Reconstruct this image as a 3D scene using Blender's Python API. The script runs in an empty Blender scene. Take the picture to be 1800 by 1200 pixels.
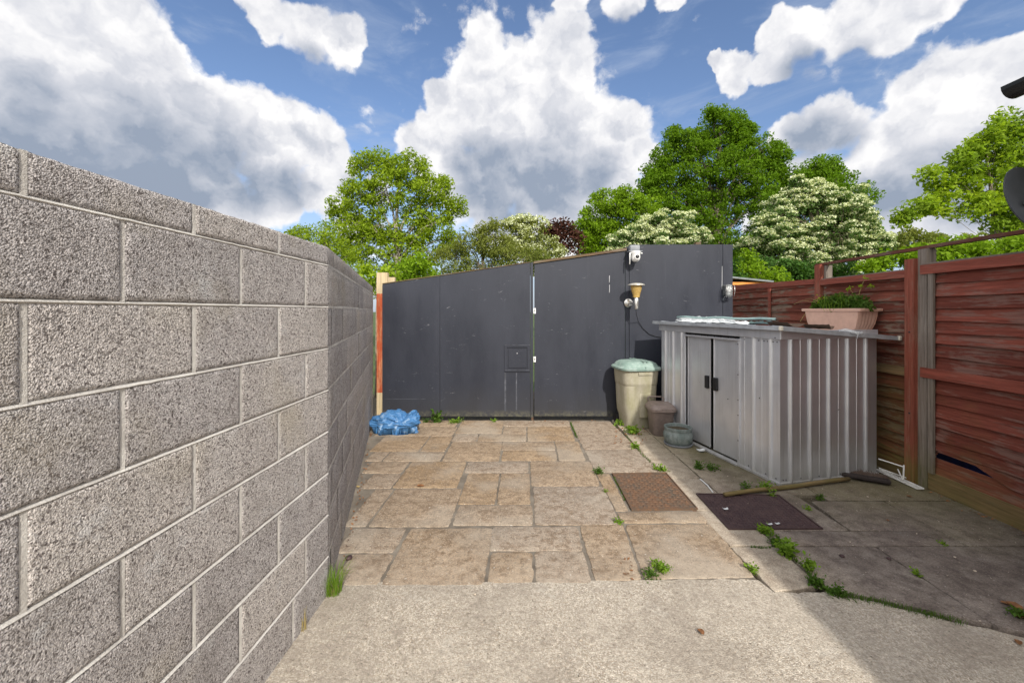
import bpy, bmesh, math, random
import numpy as np
from mathutils import Vector, Matrix, noise as mnoise

R = math.radians
H = 1.525            # eye height
F = 720.0            # focal length in photo pixels
C = bpy.context.scene.collection
random.seed(7)

# ------------------------------------------------------------------ camera
cam_d = bpy.data.cameras.new('camera'); cam = bpy.data.objects.new('camera', cam_d); C.objects.link(cam)
cam.location = (0, 0, H); cam.rotation_euler = (R(90), 0, 0)
cam_d.sensor_width = 36; cam_d.lens = 14.4; cam_d.shift_y = -53/1800
cam_d.clip_start = .05; cam_d.clip_end = 2000
bpy.context.scene.camera = cam

# ------------------------------------------------------------------ sun + exposure
SUN = Vector((.388, -1.40, 1.0)).normalized()          # towards the sun
sd = bpy.data.lights.new('sun', 'SUN'); sd.energy = 3.4; sd.angle = R(.9); sd.color = (1, .955, .88)
so = bpy.data.objects.new('sun', sd); C.objects.link(so)
so.rotation_euler = (-SUN).to_track_quat('-Z', 'Y').to_euler()
vs = bpy.context.scene.view_settings
vs.view_transform = 'Standard'; vs.look = 'None'; vs.exposure = 0.42; vs.gamma = 1

# ------------------------------------------------------------------ node helpers
class NT:
    def __init__(s, tree): s.t = tree; s.n = tree.nodes; s.l = tree.links
    def new(s, ty, **kw):
        n = s.n.new(ty)
        for k, v in kw.items(): setattr(n, k, v)
        return n
    def put(s, sock, v):
        if isinstance(v, bpy.types.NodeSocket): s.l.new(v, sock)
        elif v is not None:
            if hasattr(sock.default_value, '__len__') and not hasattr(v, '__len__'): v = (v,)*len(sock.default_value)
            if hasattr(v, '__len__') and len(sock.default_value) == 4 and len(v) == 3: v = (*v, 1)
            sock.default_value = v
    def math(s, op, a, b=None, c=None, clamp=False):
        n = s.new('ShaderNodeMath', operation=op); n.use_clamp = clamp
        s.put(n.inputs[0], a); s.put(n.inputs[1], b)
        if c is not None: s.put(n.inputs[2], c)
        return n.outputs[0]
    def vec(s, op, a, b=None, c=None):
        n = s.new('ShaderNodeVectorMath', operation=op)
        s.put(n.inputs[0], a)
        if b is not None: s.put(n.inputs[3 if op == 'SCALE' else 1], b)
        if c is not None: s.put(n.inputs[2], c)
        return n.outputs['Value' if op in ('DISTANCE', 'DOT_PRODUCT', 'LENGTH') else 'Vector']
    def noise(s, v, scale, detail=4, rough=.55, dist=0, out=0):
        n = s.new('ShaderNodeTexNoise'); s.put(n.inputs['Vector'], v); n.inputs['Scale'].default_value = scale
        n.inputs['Detail'].default_value = detail; n.inputs['Roughness'].default_value = rough; n.inputs['Distortion'].default_value = dist
        return n.outputs[out]
    def voro(s, v, scale, feature='F1', out='Distance', detail=0, rough=.5, smooth=.4):
        n = s.new('ShaderNodeTexVoronoi', feature=feature); s.put(n.inputs['Vector'], v); n.inputs['Scale'].default_value = scale
        n.inputs['Detail'].default_value = detail; n.inputs['Roughness'].default_value = rough
        if feature == 'SMOOTH_F1': n.inputs['Smoothness'].default_value = smooth
        return n.outputs[out]
    def mr(s, v, a, b, c=0., d=1., smooth=False):
        n = s.new('ShaderNodeMapRange'); n.interpolation_type = 'SMOOTHSTEP' if smooth else 'LINEAR'
        for i, x in enumerate((v, a, b, c, d)): s.put(n.inputs[i], x)
        return n.outputs[0]
    def mix(s, f, a, b, blend='MIX'):
        n = s.new('ShaderNodeMix', data_type='RGBA', blend_type=blend)
        s.put(n.inputs[0], f); s.put(n.inputs[6], a); s.put(n.inputs[7], b)
        return n.outputs[2]
    def bump(s, h, dist, strength=1., normal=None):
        n = s.new('ShaderNodeBump'); s.put(n.inputs['Height'], h); n.inputs['Distance'].default_value = dist
        n.inputs['Strength'].default_value = strength
        if normal is not None: s.l.new(normal, n.inputs['Normal'])
        return n.outputs[0]
    def sep(s, v): return s.new('ShaderNodeSeparateXYZ'), v
    def xyz(s, v):
        n = s.new('ShaderNodeSeparateXYZ'); s.put(n.inputs[0], v); return n.outputs
    def scale3(s, v, k):
        n = s.new('ShaderNodeVectorMath', operation='MULTIPLY'); s.put(n.inputs[0], v); n.inputs[1].default_value = k
        return n.outputs[0]
    def obj(s): return s.new('ShaderNodeTexCoord').outputs['Object']
    def island(s): return s.new('ShaderNodeNewGeometry').outputs['Random Per Island']

def material(name, fn, rough=.8, metal=0., spec=.4):
    m = bpy.data.materials.new(name); m.use_nodes = True
    t = NT(m.node_tree); p = t.n['Principled BSDF']
    p.inputs['Roughness'].default_value = rough; p.inputs['Metallic'].default_value = metal
    p.inputs['Specular IOR Level'].default_value = spec
    r = fn(t, p)
    if isinstance(r, tuple) and len(r) == 2:
        col, nor = r
        t.put(p.inputs['Base Color'], col)
        if nor is not None: t.l.new(nor, p.inputs['Normal'])
    elif r is not None: t.put(p.inputs['Base Color'], r)
    return m

def plain(name, col, rough=.6, metal=0., var=.15, scale=12, bump=.0, spec=.4):
    def fn(t, p):
        o = t.obj(); n = t.noise(o, scale, 5, .6)
        n2 = t.noise(o, scale*.2, 3, .5)
        k = t.math('ADD', t.mr(n, .3, .7, 1-var, 1+var), t.mr(n2, .3, .7, -var*.6, var*.6))
        c = t.vec('SCALE', col, k)
        return c, (t.bump(n, bump) if bump else None)
    return material(name, fn, rough, metal, spec)

# ------------------------------------------------------------------ world: sky with cumulus clouds
def build_world():
    w = bpy.data.worlds.new('World'); bpy.context.scene.world = w; w.use_nodes = True
    t = NT(w.node_tree); bg = t.n['Background']
    sky = t.new('ShaderNodeTexSky', sky_type='NISHITA'); sky.sun_disc = False
    sky.sun_elevation = math.asin(SUN.z); sky.sun_rotation = math.atan2(SUN.x, SUN.y)
    sky.air_density = 1.0; sky.dust_density = .7; sky.ozone_density = 2.2
    P = t.new('ShaderNodeTexCoord').outputs['Generated']
    def D(px, py): return Vector(((px-900)/F, 1, (547-py)/F)).normalized()
    def field(pts, src, k=1.):
        acc = None
        for (px, py, r) in pts:
            c = D(px, py); rad = (D(px+r, py)-c).length if abs(px-900) < 200 else ((D(px+r, py)-D(px-r, py)).length/2 + (D(px, py+r)-D(px, py-r)).length/2)/2
            d = t.vec('DISTANCE', src, tuple(c))
            v = t.math('MULTIPLY_ADD', d, -1/rad, 1., clamp=True)
            acc = v if acc is None else t.math('MAXIMUM', acc, v) if k == 0 else t.math('SMOOTH_MAX', acc, v, .18)
        return acc
    # warp
    w1 = t.vec('SUBTRACT', t.noise(P, 4.5, 4, .6, out=1), (.5, .5, .5))
    w2 = t.vec('SUBTRACT', t.noise(P, 17, 4, .6, out=1), (.5, .5, .5))
    Pw = t.vec('ADD', P, t.vec('SCALE', w1, .12)); Pw = t.vec('ADD', Pw, t.vec('SCALE', w2, .035))
    clouds = [(60,40,230),(190,90,210),(60,220,220),(250,200,200),(330,180,130),(400,220,130),(500,240,100),(560,260,80),(470,290,110),(360,280,120),(590,300,55),
              (-150,150,300),(-200,-150,350),(100,-150,200),(120,300,110),(280,340,80),
              (470,30,60),(540,55,75),(610,80,70),(450,0,50),
              (850,90,62),(835,140,85),(900,150,100),(985,90,80),(960,160,105),(1000,130,65),(830,210,95),(790,215,75),(900,260,130),(1000,240,100),(1080,235,80),(1110,270,62),(860,320,95),(980,320,85),(1050,300,70),(770,170,40),(740,260,60),
              (1000,5,45),(1090,10,60),(1170,0,55),
              (1290,125,55),(1350,120,45),(1255,110,25),(1400,70,70),(1470,55,85),(1560,30,90),(1640,0,80),(1350,60,50),(1500,0,70),(1290,150,40),
              (1390,240,55),(1450,225,75),(1490,230,55),
              (1560,250,75),(1640,180,110),(1730,150,110),(1800,120,120),(1700,250,130),(1600,310,95),(1540,340,90),(1820,260,160),(1690,360,120),(1950,100,200),
              (60,330,170),(220,340,150),(370,340,120),(480,340,95),(570,330,80),(-80,300,250),(850,340,100),(960,350,110),(1060,330,90),(780,300,70),(1500,330,100),(1600,370,110),(1700,400,120),(1420,320,70),(930,370,60),(1010,365,70),(1100,345,60),(870,395,60),(300,330,90),(150,330,110),(450,380,45),(560,350,45),(660,330,40),(440,420,50),(620,400,40),(950,420,90),(1150,300,40),(1560,420,60),(1480,350,70),(1350,380,60),
              (2500,-600,500),(900,-900,350)]
    Fc = field(clouds, Pw)
    def billow(v):
        a = t.voro(v, 15, 'F1', 'Distance', 2, .5)
        b = t.noise(v, 6, 8, .56)
        return t.math('MULTIPLY_ADD', t.math('SUBTRACT', .42, a), .42, t.math('MULTIPLY', t.math('SUBTRACT', b, .5), 1.1))
    warpb = t.scale3(t.vec('ADD', P, t.vec('SCALE', w2, .045)), (1, 1, 1.2))
    b0 = billow(warpb)
    def soft(v): return t.math('MULTIPLY_ADD', t.math('SUBTRACT', .42, t.voro(v, 9.5, 'F1', 'Distance', 2.5, .55)), .55, t.math('MULTIPLY', t.noise(v, 9, 6, .55), .75))
    warps = t.scale3(t.vec('ADD', P, t.vec('SCALE', w2, .09)), (1, 1, 1.15))
    l0 = soft(warps); l1 = soft(t.vec('ADD', warps, (.020, -.004, .032)))
    dens = t.math('MULTIPLY_ADD', Fc, 1.35, t.math('MULTIPLY', b0, .62))
    yy = t.xyz(P)
    # unseen broken cloud, added overhead and behind the camera to brighten the shade
    away = t.mr(yy[1], .25, -.15, 0, 1, True)
    gen = t.mr(t.noise(P, 2.2, 6, .6), .36, .50, 0, 1, True)
    gen = t.math('MULTIPLY', gen, away)
    shade = [(120,290,230),(270,280,220),(390,300,130),(20,280,200),(440,330,90),(60,190,110),(510,330,70),(300,360,120),(640,340,60),
             (870,330,120),(970,310,120),(820,290,60),(1050,310,70),(900,370,70),(545,120,60),
             (1430,250,75),(1485,250,60),(1560,350,90),(1650,330,120),(1770,280,110),(1700,370,90),(1400,130,60),(1090,60,50),(1500,110,60)]
    Sh = field(shade, t.vec('ADD', P, t.vec('SCALE', w1, .08)), 1)
    fine = t.math('SUBTRACT', t.noise(t.vec('ADD', P, t.vec('SCALE', w2, .06)), 34, 6, .65), .5)
    dens = t.math('MULTIPLY_ADD', fine, .28, dens)
    alpha = t.mr(dens, .17, t.math('MULTIPLY_ADD', Sh, .34, .34), 0, 1, True)
    # thin veil
    veil = t.math('MULTIPLY', t.mr(t.noise(t.scale3(P, (1, 1, 2.6)), 5, 8, .62, .6), .47, .75, 0, .55, True), t.mr(yy[2], -.02, .15, 1, .9))
    lowhaze = t.mr(yy[2], .0, .34, .75, 0, True)
    light = t.math('SUBTRACT', l0, l1)
    lit = t.math('MULTIPLY_ADD', light, .62, .80)
    lit = t.math('ADD', lit, t.math('MULTIPLY', b0, .20))
    lit = t.math('SUBTRACT', lit, t.math('MULTIPLY', t.mr(t.math('MULTIPLY_ADD', b0, .16, Sh), .0, .80, 0, 1, True), .64))
    lit = t.math('SUBTRACT', lit, t.math('MULTIPLY', t.mr(dens, .5, 1.5, 0, 1), .10))
    lit = t.math('ADD', lit, t.mr(alpha, .2, .95, .12, 0))
    ccol = t.mix(t.mr(lit, .05, .60), (.245, .29, .37), (.56, .57, .61))
    ccol = t.mix(t.mr(lit, .58, .96), ccol, (.86, .845, .83))
    skyc = t.vec('SCALE', sky.outputs[0], .118)
    skyc = t.vec('MULTIPLY', skyc, (1.0, 1.0, 1.06))
    skyc = t.mix(t.math('MAXIMUM', veil, lowhaze), skyc, (.36, .43, .56))
    skyc = t.mix(gen, skyc, (1.55, 1.5, 1.45))
    out = t.mix(alpha, skyc, ccol)
    t.put(bg.inputs[0], out); bg.inputs[1].default_value = 1.0
    w.cycles.sampling_method = 'MANUAL'; w.cycles.sample_map_resolution = 256
build_world()

# ------------------------------------------------------------------ geometry helpers
def G(px, py, z=0.):                      # a point of the ground from where it shows in the photograph
    Y = (H-z)*F/(py-547); return Vector(((px-900)/F*Y, Y, z))
def P(px, py, Y): return Vector(((px-900)*Y/F, Y, H-(py-547)*Y/F))

def tag(o, label=None, cat=None, group=None, kind=None):
    if label: o['label'] = label
    if cat: o['category'] = cat
    if group: o['group'] = group
    if kind: o['kind'] = kind
    return o
def empty(name, loc=(0,0,0), rz=0, label=None, cat=None, group=None):
    o = bpy.data.objects.new(name, None); C.objects.link(o); o.location = loc; o.rotation_euler = (0,0,rz); o.empty_display_size = .1
    return tag(o, label, cat, group)

class MB:
    def __init__(s): s.bm = bmesh.new()
    def add(s, verts, faces):
        vs_ = [s.bm.verts.new(v) for v in verts]
        for f in faces:
            try: s.bm.faces.new([vs_[i] for i in f])
            except ValueError: pass
        return vs_
    def box(s, c, d, rot=None, bevel=0., seg=1):
        b = bmesh.new(); bmesh.ops.create_cube(b, size=1)
        for v in b.verts: v.co = Vector((v.co.x*d[0], v.co.y*d[1], v.co.z*d[2]))
        if bevel: bmesh.ops.bevel(b, geom=b.edges[:], offset=bevel, segments=seg, affect='EDGES', profile=.5)
        M = Matrix.Translation(c) @ (rot.to_4x4() if rot is not None else Matrix())
        s.merge(b, M); return s
    def merge(s, b, M=Matrix()):
        b.verts.index_update()
        s.add([M @ v.co for v in b.verts], [[v.index for v in f.verts] for f in b.faces]); b.free()
    def prism(s, poly, y0, y1):           # poly in (x,z), extruded along y
        n = len(poly); a = [Vector((x, y0, z)) for x, z in poly] + [Vector((x, y1, z)) for x, z in poly]
        s.add(a, [list(range(n)), list(range(2*n-1, n-1, -1))] + [[i, i+n, (i+1) % n+n, (i+1) % n] for i in range(n)]); return s
    def tube(s, pts, rad, n=8, cap=True):
        pts = [Vector(p) for p in pts]
        if not hasattr(rad, '__len__'): rad = [rad]*len(pts)
        rings = []; up = Vector((0, 0, 1))
        prev = None
        for i, p in enumerate(pts):
            d = (pts[min(i+1, len(pts)-1)]-pts[max(i-1, 0)]).normalized()
            if prev is None:
                a = d.cross(up if abs(d.z) < .9 else Vector((1, 0, 0))).normalized()
            else: a = (prev - d*prev.dot(d)).normalized()
            prev = a; b = d.cross(a)
            rings.append([p+(a*math.cos(2*math.pi*k/n)+b*math.sin(2*math.pi*k/n))*rad[i] for k in range(n)])
        v = [x for r in rings for x in r]; f = []
        for i in range(len(pts)-1):
            for k in range(n): f.append([i*n+k, i*n+(k+1) % n, (i+1)*n+(k+1) % n, (i+1)*n+k])
        if cap: f += [list(range(n))[::-1], list(range((len(pts)-1)*n, len(pts)*n))]
        s.add(v, f); return s
    def lathe(s, prof, n=24, c=(0,0,0), sx=1, sy=1, power=2., closed=False, axis='Z'):
        v = []; c = Vector(c)
        for r, z in prof:
            for k in range(n):
                a = 2*math.pi*k/n; ca, sa = math.cos(a), math.sin(a)
                q = (abs(ca)**power+abs(sa)**power)**(-1/power)
                x, y = r*ca*q*sx, r*sa*q*sy
                v.append(c+(Vector((x, y, z)) if axis == 'Z' else Vector((x, -z, y))))
        f = []
        m = len(prof)
        for i in range(m-1):
            for k in range(n): f.append([i*n+k, i*n+(k+1) % n, (i+1)*n+(k+1) % n, (i+1)*n+k])
        if prof[0][0] > 1e-4: f.append(list(range(n))[::-1])
        if prof[-1][0] > 1e-4: f.append(list(range((m-1)*n, m*n)))
        s.add(v, f); return s
    def build(s, name, m, parent=None, smooth=False, angle=None):
        me = bpy.data.meshes.new(name)
        bmesh.ops.remove_doubles(s.bm, verts=s.bm.verts, dist=1e-6)
        bmesh.ops.recalc_face_normals(s.bm, faces=s.bm.faces)
        s.bm.to_mesh(me); s.bm.free(); me.materials.append(m)
        if smooth:
            me.shade_smooth()
            if angle:
                try: me.set_sharp_from_angle(angle=R(angle))
                except Exception: pass
        o = bpy.data.objects.new(name, me); C.objects.link(o)
        if parent: o.parent = parent
        return o

def split_build(mb, name, m, parent=None, kept=False, smooth=False):
    """every loose piece collected in mb becomes a part of its own"""
    bm = mb.bm; bmesh.ops.remove_doubles(bm, verts=bm.verts, dist=1e-6); seen = set()
    for v0 in list(bm.verts):
        if v0 in seen: continue
        comp = []; st = [v0]; seen.add(v0)
        while st:
            v = st.pop(); comp.append(v)
            for e in v.link_edges:
                w = e.other_vert(v)
                if w not in seen: seen.add(w); st.append(w)
        ix = {v: i for i, v in enumerate(comp)}; fs = {f for v in comp for f in v.link_faces}
        p = MB(); p.add([v.co.copy() for v in comp], [[ix[v] for v in f.verts] for f in fs])
        o = p.build(name, m, None, smooth, 40 if smooth else None)
        if kept: keep(o, parent)
        else: o.parent = parent
    bm.free()

def raw_mesh(name, V, nper, m, parent=None, smooth=False):
    """V: (N*nper,3) array, faces are consecutive groups of nper vertices"""
    V = np.asarray(V, dtype=np.float32); n = len(V)//nper
    me = bpy.data.meshes.new(name); me.vertices.add(len(V)); me.vertices.foreach_set('co', V.ravel())
    me.loops.add(len(V)); me.loops.foreach_set('vertex_index', np.arange(len(V), dtype=np.int32))
    me.polygons.add(n); me.polygons.foreach_set('loop_start', np.arange(0, len(V), nper, dtype=np.int32))
    me.polygons.foreach_set('loop_total', np.full(n, nper, dtype=np.int32)); me.update(calc_edges=True)
    me.materials.append(m)
    o = bpy.data.objects.new(name, me); C.objects.link(o)
    if parent: o.parent = parent
    return o

# ------------------------------------------------------------------ materials
def f_block(t, p):
    o = t.obj(); isl = t.island()
    g = t.voro(o, 240, 'F1', 'Distance', 0); g2 = t.noise(o, 260, 3, .6); big = t.noise(o, 9, 5, .6); vb = t.noise(o, 2.2, 3, .5)
    pit = t.mr(t.noise(o, 210, 4, .75), .38, .45, 0, 1, True)
    c = t.mix(t.mr(big, .35, .65), (.435, .40, .385), (.54, .505, .49))
    c = t.mix(t.mr(isl, 0, 1, 0, .6), c, (.50, .455, .41))
    gr = t.xyz(t.voro(o, 260, 'F1', 'Color')); gr2 = t.xyz(t.voro(o, 150, 'F1', 'Color'))
    c = t.vec('SCALE', c, t.mr(gr[0], 0, 1, .70, 1.28)); c = t.vec('SCALE', c, t.mr(gr2[1], 0, 1, .86, 1.14))
    c = t.mix(t.math('MULTIPLY', t.math('GREATER_THAN', gr2[0], .93), .75), c, (.12, .10, .095))
    c = t.mix(t.math('MULTIPLY', t.mr(t.noise(o, 3.1, 5, .65), .54, .66), .35), c, (.30, .275, .25))
    c = t.mix(t.mr(vb, .55, .7, 0, .45), c, (.47, .41, .30))
    white = t.math('MULTIPLY', t.mr(t.noise(o, 6.5, 4, .7), .60, .72), .55)
    c = t.mix(white, c, (.62, .61, .60))
    c = t.mix(t.math('SUBTRACT', 1., pit), c, (.13, .11, .10))
    h = t.math('ADD', t.math('MULTIPLY', g, -1.1), t.math('MULTIPLY', g2, .5)); h = t.math('ADD', h, t.math('MULTIPLY', pit, .9))
    c = t.vec('SCALE', c, t.mr(isl, 0, 1, .88, 1.12))
    return c, t.bump(h, .0026, 1.)
M = {}
M['block'] = material('concrete_block', f_block, .95, spec=.1)
def f_mortar(t, p):
    o = t.obj(); n = t.noise(o, 140, 4, .7); b = t.noise(o, 8, 3, .6)
    return t.mix(t.mr(b, .35, .65), (.47, .44, .40), (.64, .61, .56)), t.bump(n, .004, 1.)
M['mortar'] = material('mortar', f_mortar, .95, spec=.1)

def f_slab(t, p):
    o = t.obj(); isl = t.island()
    a = t.noise(o, 3.2, 6, .65); b = t.noise(o, 13, 6, .7); g = t.noise(o, 190, 3, .7); m = t.noise(o, 1.3, 3, .5)
    c = t.mix(t.mr(a, .35, .65), (.26, .175, .092), (.385, .275, .158))
    c = t.mix(t.mr(isl, 0, 1, 0, .8), c, (.33, .275, .205))
    c = t.mix(t.math('MULTIPLY', t.mr(b, .44, .62, 0, 1, True), .66), c, (.185, .128, .078))
    c = t.vec('SCALE', c, t.mr(t.noise(o, 120, 3, .85), .32, .68, .5, 1.5))
    c = t.vec('SCALE', c, t.mr(t.noise(o, 38, 4, .7), .35, .65, .78, 1.22)); c = t.vec('MULTIPLY', c, (.97, .985, 1.08))
    c = t.mix(t.mr(m, .5, .62, 0, .5), c, (.37, .325, .265))
    sp = t.math('GREATER_THAN', t.noise(o, 95, 2, .5), .63)
    c = t.mix(t.math('MULTIPLY', sp, .7), c, (.13, .105, .08))
    sp2 = t.math('GREATER_THAN', t.noise(t.vec('ADD', o, (5, 3, 1)), 60, 2, .5), .69)
    c = t.mix(t.math('MULTIPLY', sp2, .6), c, (.66, .62, .55))
    yv = t.xyz(o)[1]
    c = t.mix(t.mr(t.math('ADD', yv, t.math('MULTIPLY', t.math('SUBTRACT', b, .5), 2.5)), 2.9, 2.1, 0, .4), c, (.42, .36, .29))
    h = t.math('ADD', t.math('MULTIPLY', b, .8), t.math('MULTIPLY', g, .35))
    return c, t.bump(h, .006, .8)
M['slab'] = material('stone_slab', f_slab, .9, spec=.15)
def f_bed(t, p):
    o = t.obj(); n = t.noise(o, 90, 4, .7); b = t.noise(o, 5, 4, .6)
    c = t.mix(t.mr(b, .3, .7), (.12, .10, .08), (.27, .235, .19))
    return t.mix(t.mr(n, .52, .7, 0, .6), c, (.15, .125, .09)), t.bump(n, .006)
M['bed'] = material('joint_mortar', f_bed, .95, spec=.1)
def f_conc(t, p):
    o = t.obj()
    v = t.voro(o, 150, 'F1', 'Color'); vd = t.voro(o, 150, 'F1', 'Distance'); v2 = t.voro(o, 260, 'F1', 'Color')
    big = t.noise(o, 2.2, 5, .6); mid = t.noise(o, 14, 5, .7)
    c = t.mix(t.mr(t.xyz(v)[0], 0, 1), (.34, .30, .25), (.60, .555, .49))
    c = t.mix(t.math('MULTIPLY', t.math('GREATER_THAN', t.xyz(v2)[1], .80), .6), c, (.24, .20, .17))
    c = t.mix(t.math('MULTIPLY', t.math('GREATER_THAN', t.xyz(v)[2], .88), .6), c, (.30, .24, .18))
    c = t.mix(t.math('MULTIPLY', t.math('GREATER_THAN', t.xyz(v2)[0], .93), .8), c, (.74, .70, .64))
    c = t.mix(t.mr(big, .38, .62, .0, .55), c, (.44, .40, .35))
    c = t.mix(t.mr(mid, .50, .68, 0, .6), c, (.27, .235, .20))
    c = t.mix(t.mr(t.noise(o, 1.7, 6, .68), .48, .60, 0, .55), c, (.29, .255, .22))
    c = t.mix(t.mr(t.noise(o, 5.2, 5, .7, .5), .58, .72, 0, .35), c, (.62, .60, .56))
    c = t.vec('SCALE', c, t.mr(t.noise(o, 55, 4, .8), .32, .68, .72, 1.24))
    c = t.mix(t.math('MULTIPLY', t.math('GREATER_THAN', t.noise(t.vec('ADD', o, (7, 1, 2)), 62, 2, .5), .69), .75), c, (.15, .125, .10))
    c = t.vec('MULTIPLY', c, (1.04, 1.005, .94))
    h = t.math('ADD', t.math('MULTIPLY', vd, -.7), t.math('MULTIPLY', t.xyz(v2)[2], .5))
    return c, t.bump(h, .0032, 1.)
M['conc'] = material('rough_concrete', f_conc, .93, spec=.15)
def f_side(t, p):
    o = t.obj(); x, y, z = t.xyz(o)
    a = t.noise(o, 2.4, 6, .65); b = t.noise(o, 11, 6, .7); g = t.noise(o, 150, 3, .7)
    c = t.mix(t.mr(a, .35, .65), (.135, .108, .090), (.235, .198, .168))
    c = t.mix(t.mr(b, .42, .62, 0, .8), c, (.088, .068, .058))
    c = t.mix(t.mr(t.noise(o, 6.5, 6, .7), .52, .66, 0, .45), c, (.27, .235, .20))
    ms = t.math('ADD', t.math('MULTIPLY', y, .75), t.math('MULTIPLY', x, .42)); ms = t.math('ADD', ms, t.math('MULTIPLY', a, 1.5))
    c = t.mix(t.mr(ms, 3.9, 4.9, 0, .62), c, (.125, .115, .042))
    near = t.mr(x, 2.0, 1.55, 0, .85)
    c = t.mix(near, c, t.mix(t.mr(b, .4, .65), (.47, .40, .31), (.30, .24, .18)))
    c = t.mix(t.math('MULTIPLY', t.math('GREATER_THAN', t.noise(o, 70, 2, .5), .71), .7), c, (.42, .39, .35))
    c = t.vec('SCALE', c, t.mr(t.noise(o, 110, 3, .85), .32, .68, .58, 1.42))
    return c, t.bump(t.math('ADD', t.math('MULTIPLY', b, .8), t.math('MULTIPLY', g, .35)), .007, .8)
M['side'] = material('stained_concrete', f_side, .85, spec=.3)
def f_soil(t, p):
    o = t.obj(); n = t.noise(o, 40, 5, .7)
    return t.mix(t.mr(n, .35, .65), (.035, .028, .018), (.10, .08, .05)), t.bump(n, .01)
M['soil'] = material('dirt', f_soil, .95)
def f_grass(t, p):
    o = t.obj(); n = t.noise(o, 3, 6, .7)
    return t.mix(t.mr(n, .35, .65), (.035, .07, .015), (.08, .11, .03)), t.bump(n, .05)
M['turf'] = material('turf', f_grass, .95)

def f_gate(t, p):
    o = t.obj(); a = t.noise(t.scale3(o, (1, 1, .35)), 3.5, 6, .65); b = t.noise(o, 30, 5, .7); x, y, z = t.xyz(o)
    c = t.mix(t.mr(a, .35, .65), (.0175, .020, .030), (.024, .027, .039))
    low = t.mr(t.math('ADD', z, t.math('MULTIPLY', a, .5)), .75, .15, 0, .6)
    c = t.mix(low, c, (.046, .044, .043))
    # scuffs: sparse stretched scratches
    w = t.noise(o, 3, 3, .5, out=1)
    s1 = t.noise(t.scale3(t.vec('ADD', o, t.vec('SCALE', w, .25)), (6, 6, 45)), 1.0, 5, .75)
    m1 = t.math('MULTIPLY', t.mr(s1, .645, .69), t.mr(t.noise(o, 2.6, 2, .5), .49, .58))
    s2 = t.noise(t.scale3(t.vec('ADD', o, t.vec('SCALE', w, .1)), (60, 60, 5)), 1.0, 5, .75)
    m2 = t.math('MULTIPLY', t.mr(s2, .70, .73), t.mr(t.noise(t.vec('ADD', o, (9, 2, 4)), 2.2, 2, .5), .55, .62))
    sc = t.math('MULTIPLY', t.math('MAXIMUM', m1, m2), .42)
    c = t.mix(sc, c, (.38, .38, .40))
    drip = t.math('MULTIPLY', t.mr(t.noise(t.scale3(o, (22, 22, .8)), 1., 4, .6), .62, .78), .07)
    c = t.mix(drip, c, (.12, .125, .14))
    mold = t.math('MULTIPLY', t.mr(z, .14, .04, 0, 1), t.mr(b, .4, .6, 0, .6))
    c = t.mix(mold, c, (.16, .15, .09))
    t.put(p.inputs['Roughness'], t.mr(a, .3, .7, .42, .60))
    return c, t.bump(t.noise(t.scale3(o, (1, 1, .2)), 60, 4, .6), .0015, .5)
M['gate'] = material('grey_painted_board', f_gate, .5, spec=.4)
M['gap_shade'] = plain('gap_shade_black', (.006, .006, .007), .9)  # near-black colour standing for the shade in the door gap
M['pale'] = plain('pale_scuff', (.36, .36, .37), .8)
M['faint'] = plain('faint_scuff', (.062, .066, .080), .7, var=.5, scale=18)

def f_wood(base, grey, green, zlo=.0, zhi=1.1, amt=1., peel=.5, vert=False):
    def fn(t, p):
        o = t.obj(); x, y, z = t.xyz(o)
        grain = t.noise(t.scale3(o, (70, 70, 3) if vert else (3, 3, 60)), 1., 6, .68, .4)
        pl = t.noise(t.scale3(o, (22, 22, 3.5) if vert else (3.2, 3.2, 26)), 1., 8, .72); big = t.noise(o, 1.7, 4, .6); isl = t.island()
        c = t.vec('SCALE', base, t.mr(grain, .3, .7, .62, 1.38)); c = t.vec('SCALE', c, t.mr(isl, 0, 1, .68, 1.32))
        m = t.mr(t.math('ADD', pl, t.math('MULTIPLY', t.math('SUBTRACT', big, .5), .6)), .50, .60, 0, peel)
        c = t.mix(m, c, t.vec('SCALE', grey, t.mr(grain, .3, .7, .6, 1.3)))
        zz = t.math('ADD', z, t.math('MULTIPLY', t.math('SUBTRACT', big, .5), 2.2))
        gm = t.math('MULTIPLY', t.mr(zz, zhi, zlo, 0, amt), t.mr(pl, .35, .6, .35, 1))
        c = t.mix(gm, c, t.vec('SCALE', green, t.mr(grain, .3, .7, .7, 1.3)))
        return c, t.bump(grain, .004, .8)
    return fn
RED, GREYW, GREEN = (.185, .052, .036), (.20, .155, .13), (.13, .105, .03)
M['slat'] = material('red_stained_slats', f_wood(RED, (.21, .135, .11), GREEN, .0, .45, .4, .6), .85, spec=.15)
M['slat_far'] = material('faded_slats', f_wood((.15, .045, .03), (.19, .145, .11), (.14, .105, .03), .2, 1.25, .9, .85), .85, spec=.15)
M['redwood'] = material('red_stained_timber', f_wood((.18, .047, .031), (.24, .14, .10), (.13, .11, .035), -.2, .38, .8, .25), .75, spec=.25)
M['redpost'] = material('red_stained_post', f_wood((.175, .05, .032), (.26, .16, .11), (.15, .13, .035), -.1, .62, .9, .3, True), .75, spec=.2)
M['greypost'] = material('weathered_grey_post', f_wood((.15, .125, .105), (.24, .21, .18), (.11, .11, .04), -.1, .5, .8, .5, True), .85, spec=.15)
M['orangewood'] = material('orange_stained_timber', f_wood((.40, .085, .035), (.50, .36, .20), (.35, .28, .15), -.3, .30, .9, .35, True), .75, spec=.2)
M['greywood'] = material('weathered_grey_timber', f_wood((.16, .13, .11), (.24, .21, .18), (.10, .11, .04), -.1, .4, .8, .5), .85, spec=.15)
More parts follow.
